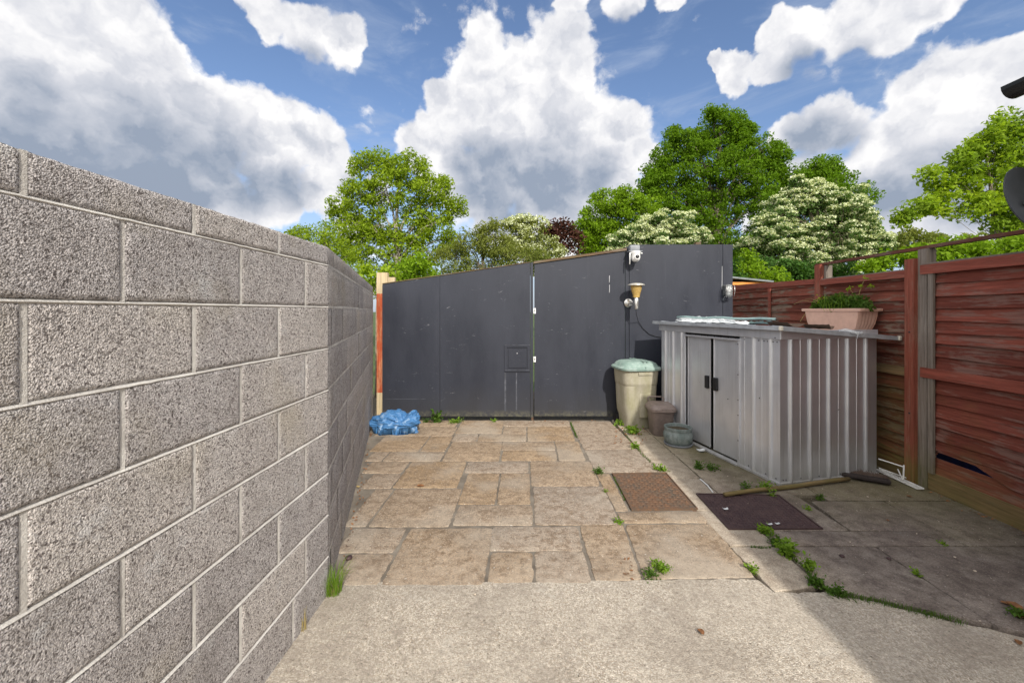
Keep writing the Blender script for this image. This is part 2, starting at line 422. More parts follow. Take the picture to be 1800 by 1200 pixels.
M['rawwood'] = material('bare_softwood', f_wood((.50, .40, .25), (.40, .34, .25), (.4, .3, .15), -.1, .2, .2, .4, True), .85, spec=.15)
M['shedwood'] = material('orange_shed_timber', f_wood((.55, .22, .055), (.48, .2, .06), (.4, .2, .06), -.1, .1, .1, .3), .8, spec=.2)
M['capwood'] = material('dark_capping_board', f_wood((.13, .085, .055), (.20, .17, .13), (.13, .13, .05), 1.5, 2.6, .4, .6), .9, spec=.1)
M['felt'] = plain('grey_roof_felt', (.19, .21, .21), .9, var=.2, scale=40, bump=.003)
M['pole'] = material('mossy_pole', f_wood((.155, .10, .045), (.17, .14, .08), (.10, .09, .025), -.1, .4, .7, .4), .85)

def f_zinc(t, p):
    o = t.obj(); x, y, z = t.xyz(o)
    a = t.noise(t.scale3(o, (1, 1, .5)), 6, 5, .6); s = t.noise(t.scale3(o, (45, 45, 1.2)), 1., 4, .6); b = t.noise(o, 90, 3, .6)
    c = t.mix(t.mr(a, .3, .7), (.60, .605, .63), (.72, .725, .75))
    c = t.mix(t.mr(s, .55, .75, 0, .3), c, (.34, .32, .31))
    dirt = t.math('MULTIPLY', t.mr(z, .30, .0, 0, .75), t.mr(a, .3, .6, .3, 1))
    c = t.mix(dirt, c, (.14, .13, .09))
    t.put(p.inputs['Roughness'], t.math('ADD', t.mr(b, .3, .7, .32, .42), t.math('MULTIPLY', dirt, .4)))
    t.put(p.inputs['Metallic'], t.math('SUBTRACT', ZM, t.math('MULTIPLY', dirt, .7)))
    return c, t.bump(t.noise(o, 5, 3, .5), .006, .35)
ZM = .62
M['zinc'] = material('galvanised_steel', f_zinc, .42, .75)
ZM = .80
M['zinc_shaded'] = material('galvanised_steel_shaded', f_zinc, .42, .75)  # copy for the side, more metallic to put its darker shading into the material
def f_zroof(t, p):
    o = t.obj(); a = t.noise(o, 12, 5, .6)
    return t.mix(t.mr(a, .35, .7), (.50, .53, .56), (.36, .38, .40)), None
M['zroof'] = material('painted_steel_roof', f_zroof, .45, .35)
M['bolt'] = plain('dark_bolt', (.03, .03, .032), .5, .3)
M['black'] = plain('black_plastic', (.014, .014, .016), .42, var=.3)
def f_bin(t, p):
    o = t.obj(); x, y, z = t.xyz(o); a = t.noise(t.scale3(o, (6, 6, 2)), 1., 6, .65); b = t.noise(o, 25, 5, .7)
    c = t.mix(t.mr(b, .3, .7), (.33, .30, .225), (.41, .38, .295))
    d = t.math('MULTIPLY', t.mr(a, .42, .62, 0, .75), t.mr(z, .8, .1, .5, 1))
    return t.mix(d, c, (.25, .235, .12)), t.bump(b, .001, .4)
M['bin'] = material('dirty_beige_plastic', f_bin, .6, spec=.35)
def f_lid(t, p):
    o = t.obj(); a = t.noise(o, 14, 6, .7)
    return t.mix(t.mr(a, .45, .62), (.20, .285, .245), (.29, .37, .33)), t.bump(a, .001, .3)
M['lid'] = material('sage_green_plastic', f_lid, .5)
M['caddy'] = plain('taupe_plastic', (.21, .165, .145), .5, var=.15, scale=30)
def f_pot(t, p):
    o = t.obj(); a = t.noise(o, 16, 6, .7); b = t.noise(t.scale3(o, (30, 30, 6)), 1, 5, .6)
    c = t.mix(t.mr(a, .4, .6), (.13, .165, .155), (.23, .26, .25))
    return t.mix(t.mr(b, .5, .7, 0, .6), c, (.08, .10, .09)), t.bump(b, .003, .6)
M['pot'] = material('aged_grey_green_pot', f_pot, .7)
def f_tarp(t, p):
    o = t.obj(); a = t.noise(o, 9, 5, .6, 1.); b = t.noise(o, 26, 5, .65, 1.5)
    c = t.mix(t.mr(b, .4, .65), (.035, .125, .29), (.075, .21, .42))
    c = t.mix(t.mr(a, .57, .66, 0, .55), c, (.38, .52, .68))
    return c, t.bump(t.math('ADD', t.math('ABSOLUTE', t.math('SUBTRACT', a, .5)), t.math('MULTIPLY', t.math('ABSOLUTE', t.math('SUBTRACT', b, .5)), .5)), .014, .6)
M['tarp'] = material('blue_woven_bag', f_tarp, .5)
M['terra'] = plain('pinkish_terracotta_plastic', (.60, .37, .28), .55, var=.08, scale=20)
M['white'] = plain('white_plastic', (.72, .72, .70), .4, var=.06)
M['sheet'] = plain('white_sheeting', (.66, .68, .68), .45, var=.12, scale=25, bump=.01)
M['hose'] = plain('pale_green_hose', (.30, .42, .40), .4, var=.15)
M['hosedark'] = plain('dark_green_netting', (.09, .14, .13), .6, var=.3, scale=60)
M['card'] = plain('brown_cardboard', (.115, .07, .045), .85, var=.3, scale=25, bump=.004)
M['steel'] = plain('stainless_steel', (.62, .60, .57), .28, .9, var=.1)
M['capsteel'] = plain('weathered_lamp_cap', (.55, .52, .45), .4, .5, var=.2, scale=30)
M['darkgrey'] = plain('dark_grey_metal', (.055, .06, .065), .5, .3, var=.2)
M['midgrey'] = plain('mid_grey_plastic', (.20, .21, .225), .55, var=.15)
M['dish'] = plain('dark_dish_paint', (.050, .054, .060), .65, var=.25, scale=9)
def f_amber(t, p):
    o = t.obj(); a = t.noise(o, 30, 4, .6)
    p.inputs['Transmission Weight'].default_value = .25
    return t.mix(t.mr(a, .35, .65), (.62, .42, .13), (.50, .32, .10)), None
M['amber'] = material('amber_glass', f_amber, .25, 0, .5)
def f_glass(t, p):
    p.inputs['Transmission Weight'].default_value = .85; p.inputs['IOR'].default_value = 1.2
    return (.85, .87, .86), None
M['glass'] = material('clear_glass', f_glass, .15)
def f_clear(t, p):
    o = t.obj(); n = t.noise(o, 14, 5, .6, 1.5)
    p.inputs['Alpha'].default_value = .38
    return (.80, .83, .84), t.bump(t.math('ABSOLUTE', t.math('SUBTRACT', n, .5)), .03)
M['clear'] = material('clear_plastic_sheet', f_clear, .18, 0, .7)
def f_rust(t, p):
    o = t.obj(); a = t.noise(o, 9, 6, .7); b = t.noise(o, 45, 4, .7); x, y, z = t.xyz(o)
    c = t.mix(t.mr(a, .4, .62), (.15, .085, .05), (.10, .078, .058))
    c = t.mix(t.mr(b, .5, .7, 0, .7), c, (.25, .115, .05))
    return c, t.bump(b, .002)
M['rust'] = material('rusty_cast_iron', f_rust, .8, .2)
def f_iron(t, p):
    o = t.obj(); a = t.noise(o, 9, 6, .7); b = t.noise(o, 45, 4, .7)
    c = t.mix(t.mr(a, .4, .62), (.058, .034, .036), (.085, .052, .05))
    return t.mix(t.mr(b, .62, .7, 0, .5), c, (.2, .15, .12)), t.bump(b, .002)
M['iron'] = material('dark_brown_iron', f_iron, .65, .3)
def f_brick(t, p):
    o = t.obj(); n = t.new('ShaderNodeTexBrick'); t.put(n.inputs['Vector'], t.xyz_swap(o) if False else o)
    n.inputs['Color1'].default_value = (.30, .12, .08, 1); n.inputs['Color2'].default_value = (.24, .10, .07, 1); n.inputs['Mortar'].default_value = (.4, .37, .33, 1)
    n.inputs['Scale'].default_value = 4.4
    return n.outputs[0], None
M['render'] = plain('cream_render', (.55, .50, .42), .9, var=.1, scale=20, bump=.004)
M['rooftile'] = plain('brown_roof_tile', (.12, .075, .055), .85, var=.25, scale=10, bump=.01)
M['bluecloth'] = plain('dark_blue_sheet', (.02, .035, .20), .6, var=.3)
M['dryleaf'] = plain('dry_brown_leaf', (.20, .09, .035), .8, var=.3, scale=30)
M['yellowleaf'] = plain('dry_straw_leaf', (.42, .30, .12), .8, var=.3, scale=30)
M['stone'] = plain('pebble', (.45, .38, .30), .8, var=.3, scale=30)
M['bristle'] = plain('dark_bristle', (.030, .022, .020), .8, var=.4, scale=50)

def leafmat(name, c1, c2, c3, trans=.35, rough=.55, bscale=.55):
    m = bpy.data.materials.new(name); m.use_nodes = True; t = NT(m.node_tree); p = t.n['Principled BSDF']
    o = t.obj(); isl = t.island(); b = t.noise(o, bscale, 3, .5)
    c = t.mix(t.mr(isl, 0, 1), c1, c2); c = t.mix(t.mr(b, .42, .62, 0, .8), c, c3)
    t.put(p.inputs['Base Color'], c); p.inputs['Roughness'].default_value = rough+.15; p.inputs['Specular IOR Level'].default_value = .12
    tr = t.new('ShaderNodeBsdfTranslucent'); t.put(tr.inputs[0], t.vec('MULTIPLY', c, (1.5, 1.55, .8)))
    mx = t.new('ShaderNodeMixShader'); mx.inputs[0].default_value = trans
    t.l.new(p.outputs[0], mx.inputs[1]); t.l.new(tr.outputs[0], mx.inputs[2]); t.l.new(mx.outputs[0], t.n['Material Output'].inputs[0])
    return m
M['l_ash'] = leafmat('ash_leaf', (.17, .25, .014), (.25, .335, .022), (.21, .29, .018))
M['l_oak'] = leafmat('oak_leaf', (.075, .155, .008), (.14, .24, .012), (.11, .20, .010), .36)
M['l_lime'] = leafmat('fresh_green_leaf', (.125, .22, .010), (.19, .30, .014), (.16, .26, .012))
M['l_yellow'] = leafmat('yellow_green_leaf', (.20, .30, .02), (.31, .40, .025), (.15, .24, .025), .45)
M['l_olive'] = leafmat('olive_leaf', (.13, .17, .035), (.21, .235, .05), (.19, .205, .045))
M['l_dark'] = leafmat('dark_green_leaf', (.035, .085, .015), (.06, .13, .02), (.05, .11, .02), .25)
M['l_thorn'] = leafmat('hawthorn_leaf', (.075, .14, .035), (.12, .19, .055), (.10, .165, .045), .25)
M['l_copper'] = leafmat('copper_leaf', (.05, .022, .018), (.09, .035, .025), (.07, .03, .02), .2)
M['blossom'] = leafmat('cream_blossom', (.58, .62, .38), (.72, .73, .53), (.64, .67, .44), .2, .8)
M['bark'] = plain('bark', (.20, .165, .12), .95, var=.35, scale=12, bump=.02)
M['bark_pale'] = plain('pale_grey_bark', (.34, .30, .25), .95, var=.3, scale=12, bump=.02)
M['weed'] = leafmat('weed_leaf', (.12, .22, .02), (.19, .29, .03), (.15, .25, .03), .35, .5, 30)
M['weeddark'] = leafmat('deep_green_weed', (.05, .115, .015), (.085, .16, .022), (.075, .12, .022), .35, .5, 30)
M['straw'] = leafmat('straw_blade', (.30, .24, .10), (.38, .31, .14), (.33, .25, .12), .3, .7, 30)

# ================================================================== THE SETTING
b = MB(); S = 900
b.add([(-S, -S, -.07), (S, -S, -.07), (S, S, -.07), (-S, S, -.07)], [[0, 1, 2, 3]])
tag(b.build('ground', M['turf']), kind='structure')
b = MB(); b.add([(-2.3, -6, -.032), (3.75, -6, -.032), (3.85, 8, -.032), (-2.6, 8, -.032)], [[0, 1, 2, 3]])
tag(b.build('yard_base', M['soil']), kind='structure')
b = MB(); b.add([(-2.1, 2.2, -.006), (1.40, 2.2, -.006), (1.36, 5.74, -.006), (-2.1, 5.74, -.006)], [[0, 1, 2, 3]])
tag(b.build('paving_bed', M['bed']), kind='structure')

rs = random.Random(3)
def slab(mb, quad, gap=.006, jit=.0045, step=.035, ztilt=.0015, top=0., low=-.03, edge=.0035):
    q = [Vector((p[0], p[1], 0)) for p in quad]; n = len(q)
    c = sum(q, Vector())/n
    ins = []
    for i in range(n):                        # inset each corner
        a, p, d = q[i-1], q[i], q[(i+1) % n]
        e1 = (a-p).normalized(); e2 = (d-p).normalized()
        ins.append(p+(e1+e2)*gap)
    ring = []
    for i in range(n):
        a, d = ins[i], ins[(i+1) % n]; L = (d-a).length; k = max(2, int(L/step))
        nrm = Vector((-(d-a).y, (d-a).x, 0)).normalized()
        for j in range(k):
            f = j/k; w = min(f, 1-f)*L
            rnd = .008*max(0, 1-w/.025)
            pt = a.lerp(d, f)
            pt = pt+(c-pt).normalized()*rnd+nrm*(mnoise.noise(pt*9)*.5+rs.uniform(-.5, .5))*jit*2
            ring.append(pt)
    ta, tb = rs.uniform(-ztilt, ztilt), rs.uniform(-ztilt, ztilt)
    z0 = top+rs.uniform(-ztilt, 0)
    m = len(ring); vs_ = []
    for r_, z_ in ((0, low), (0, -edge), (edge*.9, -edge*.25), (edge*2.2, 0)):
        for pt in ring:
            pp = pt+(c-pt).normalized()*r_
            vs_.append(Vector((pp.x, pp.y, z0+z_+((pt.x-c.x)*ta+(pt.y-c.y)*tb if z_ > low else 0))))
    fs = [[k*m+i, k*m+(i+1) % m, (k+1)*m+(i+1) % m, (k+1)*m+i] for k in range(3) for i in range(m)]
    fs.append([3*m+i for i in range(m)])
    mb.add(vs_, fs)
def zq(xl, xr, yt, yb):
    xl, xr = 560+xl/3.6, 560+xr/3.6; yt, yb = 720+yt/3.6, 720+yb/3.6
    f = (yt-547)/(yb-547); tr = lambda x: 925+(x-925)*f
    return [G(xl, yb), G(xr, yb), G(tr(xr), yt), G(tr(xl), yt)]
pv = MB()
for a in [(560,868,66,105),(345,848,105,165),(858,1160,66,150),(1162,1600,66,105),(1162,1318,105,151),(834,998,151,200),(998,1318,151,198),(1318,1630,105,197),
          (310,632,166,264),(632,800,166,264),(285,398,264,324),(398,770,264,324),(775,1145,200,324),(1150,1505,199,255),(1150,1516,255,322),(1518,1695,198,322),
          (262,525,325,401),(255,458,401,498),(459,878,325,494),(915,1332,325,398),(872,1120,398,598),(1120,1345,398,598),(838,1362,598,730),(1340,1790,323,482),(1363,1918,482,728),
          (150,300,498,740),(303,828,496,740),(90,478,742,904),(60,376,904,1112),(380,1052,742,1112),(1070,1680,732,893),(1056,1366,893,1098),(1368,1736,888,1098)]:
    slab(pv, zq(*a), gap=.007)
for q in ([(1017,922),(1096,920),(1130,1018),(1045,1021)], [(1097,920),(1250,919),(1332,1014),(1131,1018)], [(1002,740),(1073,740),(1124,789),(1025,789)],
          [(1026,789),(1125,789),(1170,830),(1046,830)], [(1046,831),(1072,831),(1107,898),(1082,898)], [(1082,899),(1230,897),(1250,918),(1095,919)]):
    slab(pv, [G(*p) for p in (q[3], q[2], q[1], q[0])], gap=.006)
paving = pv.build('paving', M['slab'], smooth=True, angle=40); tag(paving, kind='structure')

# right-hand strip and stained slabs
sv = MB(); ky = [1.90, 2.27, 2.665, 3.14, 3.75, 4.45, 5.1, 5.78]
for i in range(1, len(ky)-1):
    slab(sv, [(1.415, ky[i]), (1.73, ky[i]), (1.73, ky[i+1]), (1.40, ky[i+1])] if i != 1 else [(1.425, 2.22), (1.715, 2.28), (1.73, 2.665), (1.415, 2.665)], gap=.005)
# room for the dark cover: 1.53..2.35 x 2.86..3.42
slabs_r = [[(1.73,2.27),(2.35,1.99),(2.36,2.665),(1.735,2.665)], [(2.35,1.985),(3.7,1.36),(3.7,2.665),(2.36,2.665)],
           [(1.735,2.665),(2.97,2.665),(2.99,2.85),(1.735,2.85)], [(2.97,2.665),(3.7,2.665),(3.7,3.30),(2.99,3.30)], [(2.36,2.85),(2.99,2.85),(2.99,3.30),(2.40,3.30)],
           [(1.735,3.43),(2.55,3.40),(2.58,4.4),(1.735,4.4)], [(2.55,3.31),(3.75,3.31),(3.8,4.4),(2.58,4.4)], [(1.735,4.4),(2.6,4.4),(2.6,5.9),(1.735,5.9)], [(2.6,4.4),(3.85,4.4),(3.85,7),(2.6,7)],
           [(1.735,2.85),(2.36,2.85),(2.36,3.42),(1.735,3.42)]]
for q in slabs_r: slab(sv, q, gap=.004, jit=.003)
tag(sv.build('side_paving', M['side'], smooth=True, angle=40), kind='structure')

# foreground concrete
fc = MB()
edge = [(-1.2, 2.325), (-.6, 2.31), (0, 2.315), (.5, 2.325), (1.0, 2.335), (1.40, 2.335), (1.425, 2.225), (1.71, 2.235), (1.95, 2.14), (2.2, 2.0), (2.45, 1.90), (3.7, 1.32)]
top = []
for (a, c_) in zip(edge[:-1], edge[1:]):
    a, c_ = Vector((*a, 0)), Vector((*c_, 0)); k = max(2, int((c_-a).length/.03))
    for j in range(k):
        pt = a.lerp(c_, j/k); pt.y += mnoise.noise(pt*12)*.018+rs.uniform(-.004, .004); top.append(pt)
top.append(Vector((3.7, 1.32, 0)))
vs_ = [Vector((p.x, p.y, -.002)) for p in top]+[Vector((p.x, p.y+.006, -.03)) for p in top]
n = len(top); far = [Vector((3.7, -5, -.002)), Vector((-1.3, -5, -.002))]
base = fc.add(vs_+far, [[i, i+1, n+i+1, n+i] for i in range(n-1)]+[list(range(n))+[2*n, 2*n+1]])
tag(fc.build('concrete_path', M['conc']), kind='structure')

# ================================================================== BLOCK WALL
wall = empty('block_wall', (-1, 2.22, 0), label='tall grey concrete block wall on the left, bending at a corner towards the dark gates', cat='wall')
CORN = Vector((-.995, 2.222, 0)); WT = 1.868
dn = Vector((.042, 1, 0)).normalized()                      # near segment runs back towards the camera
df = (Vector((-1.985, 5.86, 0))-CORN).normalized(); LF = (Vector((-1.985, 5.86, 0))-CORN).length
beds = [.2+.225*i for i in range(8)]                         # joint centres: .2 ... 1.775
courses = [(-.06, .2)]+[(beds[i], beds[i+1]) for i in range(7)]+[(1.775, WT+.005)]
blk = MB(); mor = MB()
def gridblock(origin, d, nrm, s0, s1, z0, z1, thick, res):
    """block face between s0,s1 along d and z0,z1, with a rough displaced face"""
    L, Hh = s1-s0, z1-z0; nx, nz = max(2, int(L/res)), max(2, int(Hh/res))
    seed = rs.uniform(0, 100); verts = []; out = rs.uniform(-.0015, .0015)
    for j in range(nz+1):
        for i in range(nx+1):
            u, v = i/nx, j/nz
            eu = min(u, 1-u)*L; ev = min(v, 1-v)*Hh; e = min(eu, ev)
            rd = -.005*max(0, 1-e/.008)
            q = Vector((s0+u*L, seed, z0+v*Hh))
            disp = mnoise.noise(q*130)*.0009+mnoise.noise(q*48)*.0008 if res < .02 else 0
            du = mnoise.noise(q*35+Vector((9, 0, 0)))*.0022 if eu < .001 else 0
            dv = mnoise.noise(q*35+Vector((0, 0, 9)))*.0022 if ev < .001 else 0
            verts.append(origin+d*(s0+u*L+du)+Vector((0, 0, z0+v*Hh+dv))+nrm*(rd+disp+out))
    nb = len(verts); w = nx+1
    faces = [[j*w+i, j*w+i+1, (j+1)*w+i+1, (j+1)*w+i] for j in range(nz) for i in range(nx)]
    per = [i for i in range(nx+1)]+[j*w+nx for j in range(1, nz+1)]+[nz*w+i for i in range(nx-1, -1, -1)]+[j*w for j in range(nz-1, 0, -1)]
    back = [verts[k]-nrm*thick for k in per]; m = len(per)
    faces += [[per[k], per[(k+1) % m], nb+(k+1) % m, nb+k] for k in range(m)]
    blk.add(verts+back, faces)
Jt = .004                                                   # half joint
MBK = 0
def segment(origin, d, nrm, length, offs, near):
    th = .10
    for ci, (z0, z1) in enumerate(courses):
        zz0 = z0+Jt if ci else z0; zz1 = z1-Jt if ci < len(courses)-1 else z1
        off = offs[ci]; s = 0.; cuts = [0.]
        x = off
        while x < length-.02: cuts.append(x); x += .45
        cuts.append(length)
        for a, c_ in zip(cuts[:-1], cuts[1:]):
            if near and a > 1.75: res = .05
            else: res = .0075 if near else .03
            gridblock(origin, d, nrm, a+(Jt if a > 0 else 0), c_-(Jt if c_ < length else 0), zz0, zz1, th-.012, res)
            if a > 0:                                         # perpend
                o_ = origin+d*a
                mor.add([o_+d*sx*(Jt+.003)+nrm*(-.0022-.0012*(sx > 0))+Vector((0, 0, z)) for sx in (-1, 1) for z in (z0, z1)], [[0, 1, 3, 2]])
        if ci:                                                # weathered bed joint: slopes out at the bottom
            k = int(length/.03); pts = []
            for i in range(k+1):
                s_ = length*i/k; q = Vector((s_, z0, 3))
                j1, j2 = mnoise.noise(q*14)*.0022, mnoise.noise(q*31)*.0016
                pts += [origin+d*s_+nrm*(-.014 if near else -.005)+Vector((0, 0, z0+.0085)), origin+d*s_+nrm*((.0015 if near else -.003)+j1)+Vector((0, 0, z0-.004+j2)), origin+d*s_+nrm*-.004+Vector((0, 0, z0-.0085+j2))]
            mor.add(pts, [[i*3+a, i*3+3+a, i*3+4+a, i*3+1+a] for i in range(k) for a in (0, 1)])
nn = Vector((dn.y, -dn.x, 0)); nf = Vector((df.y, -df.x, 0))
odd = [.225, .44, .225, .44, .225, .44, .225, .44, .44]       # distance of the first joint from the corner, from the bottom course up
offs_n = [.33, .225, .44, .225, .44, .225, .44, .225, .44]
offs_f = [.10, .36, .13, .36, .13, .36, .13, .36, .20]
segment(CORN, -dn, nn, 3.6, offs_n, True)
segment(CORN, df, nf, LF, offs_f, False)
blk.build('blocks', M['block'], None, smooth=True, angle=50)
blocks_obj = C.objects['blocks'] if 'blocks' in C.objects else bpy.data.objects['blocks']
mo = mor.build('mortar_joints', M['mortar'], None, smooth=True, angle=40)
# core behind both faces
core = MB()
a0 = CORN-dn*3.6
ring = [CORN-nn*.012, a0-nn*.012, a0-nn*.10, CORN-(nn+nf).normalized()*.10, CORN+df*LF-nf*.10, CORN+df*LF-nf*.012, CORN-nf*.012]
vv = [Vector((p.x, p.y, z)) for z in (-.06, WT-.003) for p in ring]; m = len(ring)
core.add(vv, [[i, (i+1) % m, m+(i+1) % m, m+i] for i in range(m)]+[list(range(m, 2*m))])
co = core.build('wall_core', M['block'])
for o_ in (blocks_obj, mo, co):
    o_.parent = wall; o_.matrix_parent_inverse = Matrix.Translation(wall.location).inverted()

# ================================================================== GATES AND BOARDS
YG = 5.78
def pxz(px, py, Y=YG): v = P(px, py, Y); return (v.x, v.z)
def keep(o, root):
    o.parent = root; o.matrix_parent_inverse = Matrix.Translation(root.location).inverted(); return o
g1 = empty('gate', tuple(G(803, 737)), label='wide dark grey board gate leaf with letter box, next to the block wall', cat='gate', group='grey board gates')
mb = MB(); mb.prism([pxz(672, 731), pxz(773, 731), pxz(773, 485.6), pxz(672, 500)], YG, YG+.03); keep(mb.build('board', M['gate']), g1)
mb = MB(); mb.prism([pxz(773.5, 731), pxz(932, 732), pxz(932, 462), pxz(773.5, 485.4)], YG+.001, YG+.031); keep(mb.build('board', M['gate']), g1)
mb = MB(); mb.prism([pxz(932.6, 733), pxz(937, 733), pxz(937, 461), pxz(932.6, 461.6)], YG-.012, YG+.05); keep(mb.build('edge_strip', M['gate']), g1)
mb = MB(); mb.prism([pxz(672, 499.2), pxz(932, 461.3), pxz(932, 460), pxz(672, 497.8)], YG-.004, YG+.06); keep(mb.build('top_batten', M['capwood']), g1)
lb = MB(); Yl = YG-.014
for (x0, x1, y0, y1) in ((887, 932, 606, 610), (887, 932, 649, 653), (887, 891, 610, 649), (927, 932, 610, 649)):
    lb.prism([pxz(x0, y1), pxz(x1, y1), pxz(x1, y0), pxz(x0, y0)], Yl, YG)
lbo = keep(lb.build('letter_box', M['gate']), g1)
lb = MB()
for y in (605.4, 649.6): lb.prism([pxz(887, y+.9), pxz(932, y+.9), pxz(932, y), pxz(887, y)], Yl-.003, Yl)
split_build(lb, 'pale_edge', M['faint'], g1, True)  # slightly paler strips along the letter box top and bottom
lb = MB(); lb.prism([pxz(894, 646), pxz(925, 646), pxz(925, 613), pxz(894, 613)], Yl+.005, YG); keep(lb.build('letter_box_flap', M['gate']), g1)
lb = MB(); v = P(909, 621, Yl); lb.lathe([(0, .006), (.007, .003), (.008, 0)], 10, (v.x, Yl+.004, v.z), axis='Y'); keep(lb.build('keyhole', M['pale']), g1)
lb = MB()
for (x0, x1, a, c_) in ((886.6, 889.6, 655, 722), (906.6, 908.8, 655, 720)): lb.prism([pxz(x0, c_), pxz(x1, c_), pxz(x1, a), pxz(x0, a)], YG-.002, YG)
lb.prism([pxz(676, 701.2), pxz(748, 701.2), pxz(748, 700.6), pxz(676, 700.6)], YG-.002, YG)
split_build(lb, 'paint_line', M['faint'], g1, True)
mb = MB(); mb.prism([pxz(934, 741), pxz(937.5, 741), pxz(937.5, 732), pxz(934, 732)], YG, YG+.02); keep(mb.build('drop_bolt', M['rust']), g1)

g2 = empty('gate', tuple(G(1018, 737)), label='narrower dark grey board gate leaf between the letter-box gate and the lamp', cat='gate', group='grey board gates')
mb = MB(); mb.prism([pxz(939.5, 731), pxz(1098.5, 731), pxz(1098.5, 441.5), pxz(939.5, 464)], YG, YG+.03); keep(mb.build('board', M['gate']), g2)
mb = MB()
for z_ in (546, 631): mb.prism([pxz(937.7, z_+5), pxz(941.8, z_+5), pxz(941.8, z_-4.5), pxz(937.7, z_-4.5)], YG-.006, YG)
split_build(mb, 'hinge_tab', M['white'], g2, True)
mb = MB()
for z_ in (546, 631): mb.prism([pxz(939.2, z_+2), pxz(940.4, z_+2), pxz(940.4, z_-2), pxz(939.2, z_-2)], YG-.008, YG-.006)
split_build(mb, 'hinge_screw', M['black'], g2, True)
mb = MB(); mb.prism([pxz(938, 463.5), pxz(1101, 440.5), pxz(1101, 436), pxz(938, 459.5)], YG-.02, YG+.10); keep(mb.build('capping_board', M['capwood']), g2)

g3 = empty('board_panel', tuple(G(1195, 737)), label='fixed dark grey board panel with camera and lamp, right of the two gate leaves', cat='panel')
mb = MB(); mb.prism([pxz(1106.5, 731), pxz(1270, 731), pxz(1270, 429.6), pxz(1106.5, 430.2)], YG-.002, YG+.028); keep(mb.build('board', M['gate']), g3)
mb = MB(); mb.prism([pxz(1099.8, 735), pxz(1105.8, 735), pxz(1105.8, 433), pxz(1099.8, 434)], YG+.004, YG+.08); keep(mb.build('post', M['gate']), g3)
mb = MB(); mb.prism([pxz(1270.6, 731), pxz(1287.5, 731), pxz(1287.5, 430), pxz(1270.6, 429.6)], YG-.006, YG+.05); keep(mb.build('end_board', M['gate']), g3)
mb = MB(); mb.prism([pxz(1225, 470), pxz(1234, 470), pxz(1234, 424), pxz(1225, 425)], YG+.031, YG+.10); keep(mb.build('rear_post', M['capwood']), g3)
mb = MB()
for px, y0, y1 in ((1070.6, 484, 497), (1070.8, 500, 515)): mb.prism([pxz(px, y1), pxz(px+.9, y1-2), pxz(px+1.2, y0), pxz(px+.2, y0+1)], YG-.0015, YG)
split_build(mb, 'scuff_mark', M['pale'], g2, True)
mb = MB(); mb.prism([pxz(1268.5, 508), pxz(1269.5, 508), pxz(1269.7, 468), pxz(1268.9, 468)], YG-.0035, YG-.002); keep(mb.build('paint_drip', M['pale']), g3)

for root_, pts_ in ((g1, [(684, y) for y in (520, 590, 660, 716)]+[(925, y) for y in (478, 540, 700)]+[(764, y) for y in (500, 570, 640)]+[(782, y) for y in (498, 570, 640, 700)]), (g2, [(948, y) for y in (480, 520, 590, 680, 722)]+[(1090, y) for y in (455, 520, 600, 680, 722)]), (g3, [(1113, y) for y in (444, 480, 570)]+[(1262, y) for y in (444, 500, 540)])):
    for (px, py) in pts_:
        sc_ = MB(); v = P(px, py, YG); sc_.lathe([(.0055, .0035), (.005, .0055), (.002, .0045), (0, .004)], 8, (v.x, YG, v.z), axis='Y'); keep(sc_.build('screw', M['faint']), root_)
# post at the end of the block wall
YP = 5.82
gp = empty('gate_post', tuple(G(666, 737)), label='timber post, red below and bare at the top, between block wall and letter-box gate', cat='post')
mb = MB(); v0, v1 = pxz(662, 690, YP), pxz(673, 516, YP); mb.prism([v0, (v1[0], v0[1]), v1, (v0[0], v1[1])], YP, YP+.08); keep(mb.build('painted_part', M['orangewood']), gp)
mb = MB(); v0, v1 = pxz(662, 738, YP), pxz(673, 690, YP); mb.prism([v0, (v1[0], v0[1]), v1, (v0[0], v1[1])], YP, YP+.08)
v0, v1 = pxz(662, 516, YP), pxz(681, 479, YP); mb.prism([v0, (v1[0], v0[1]), v1, (v0[0], v1[1])], YP, YP+.08); split_build(mb, 'bare_part', M['rawwood'], gp, True)
mb = MB(); v0, v1 = pxz(681.5, 510, YP), pxz(693, 487, YP); mb.prism([v0, (v1[0], v0[1]), v1, (v0[0], v1[1])], YP+.02, YP+.09); keep(mb.build('short_block', M['rawwood']), gp)

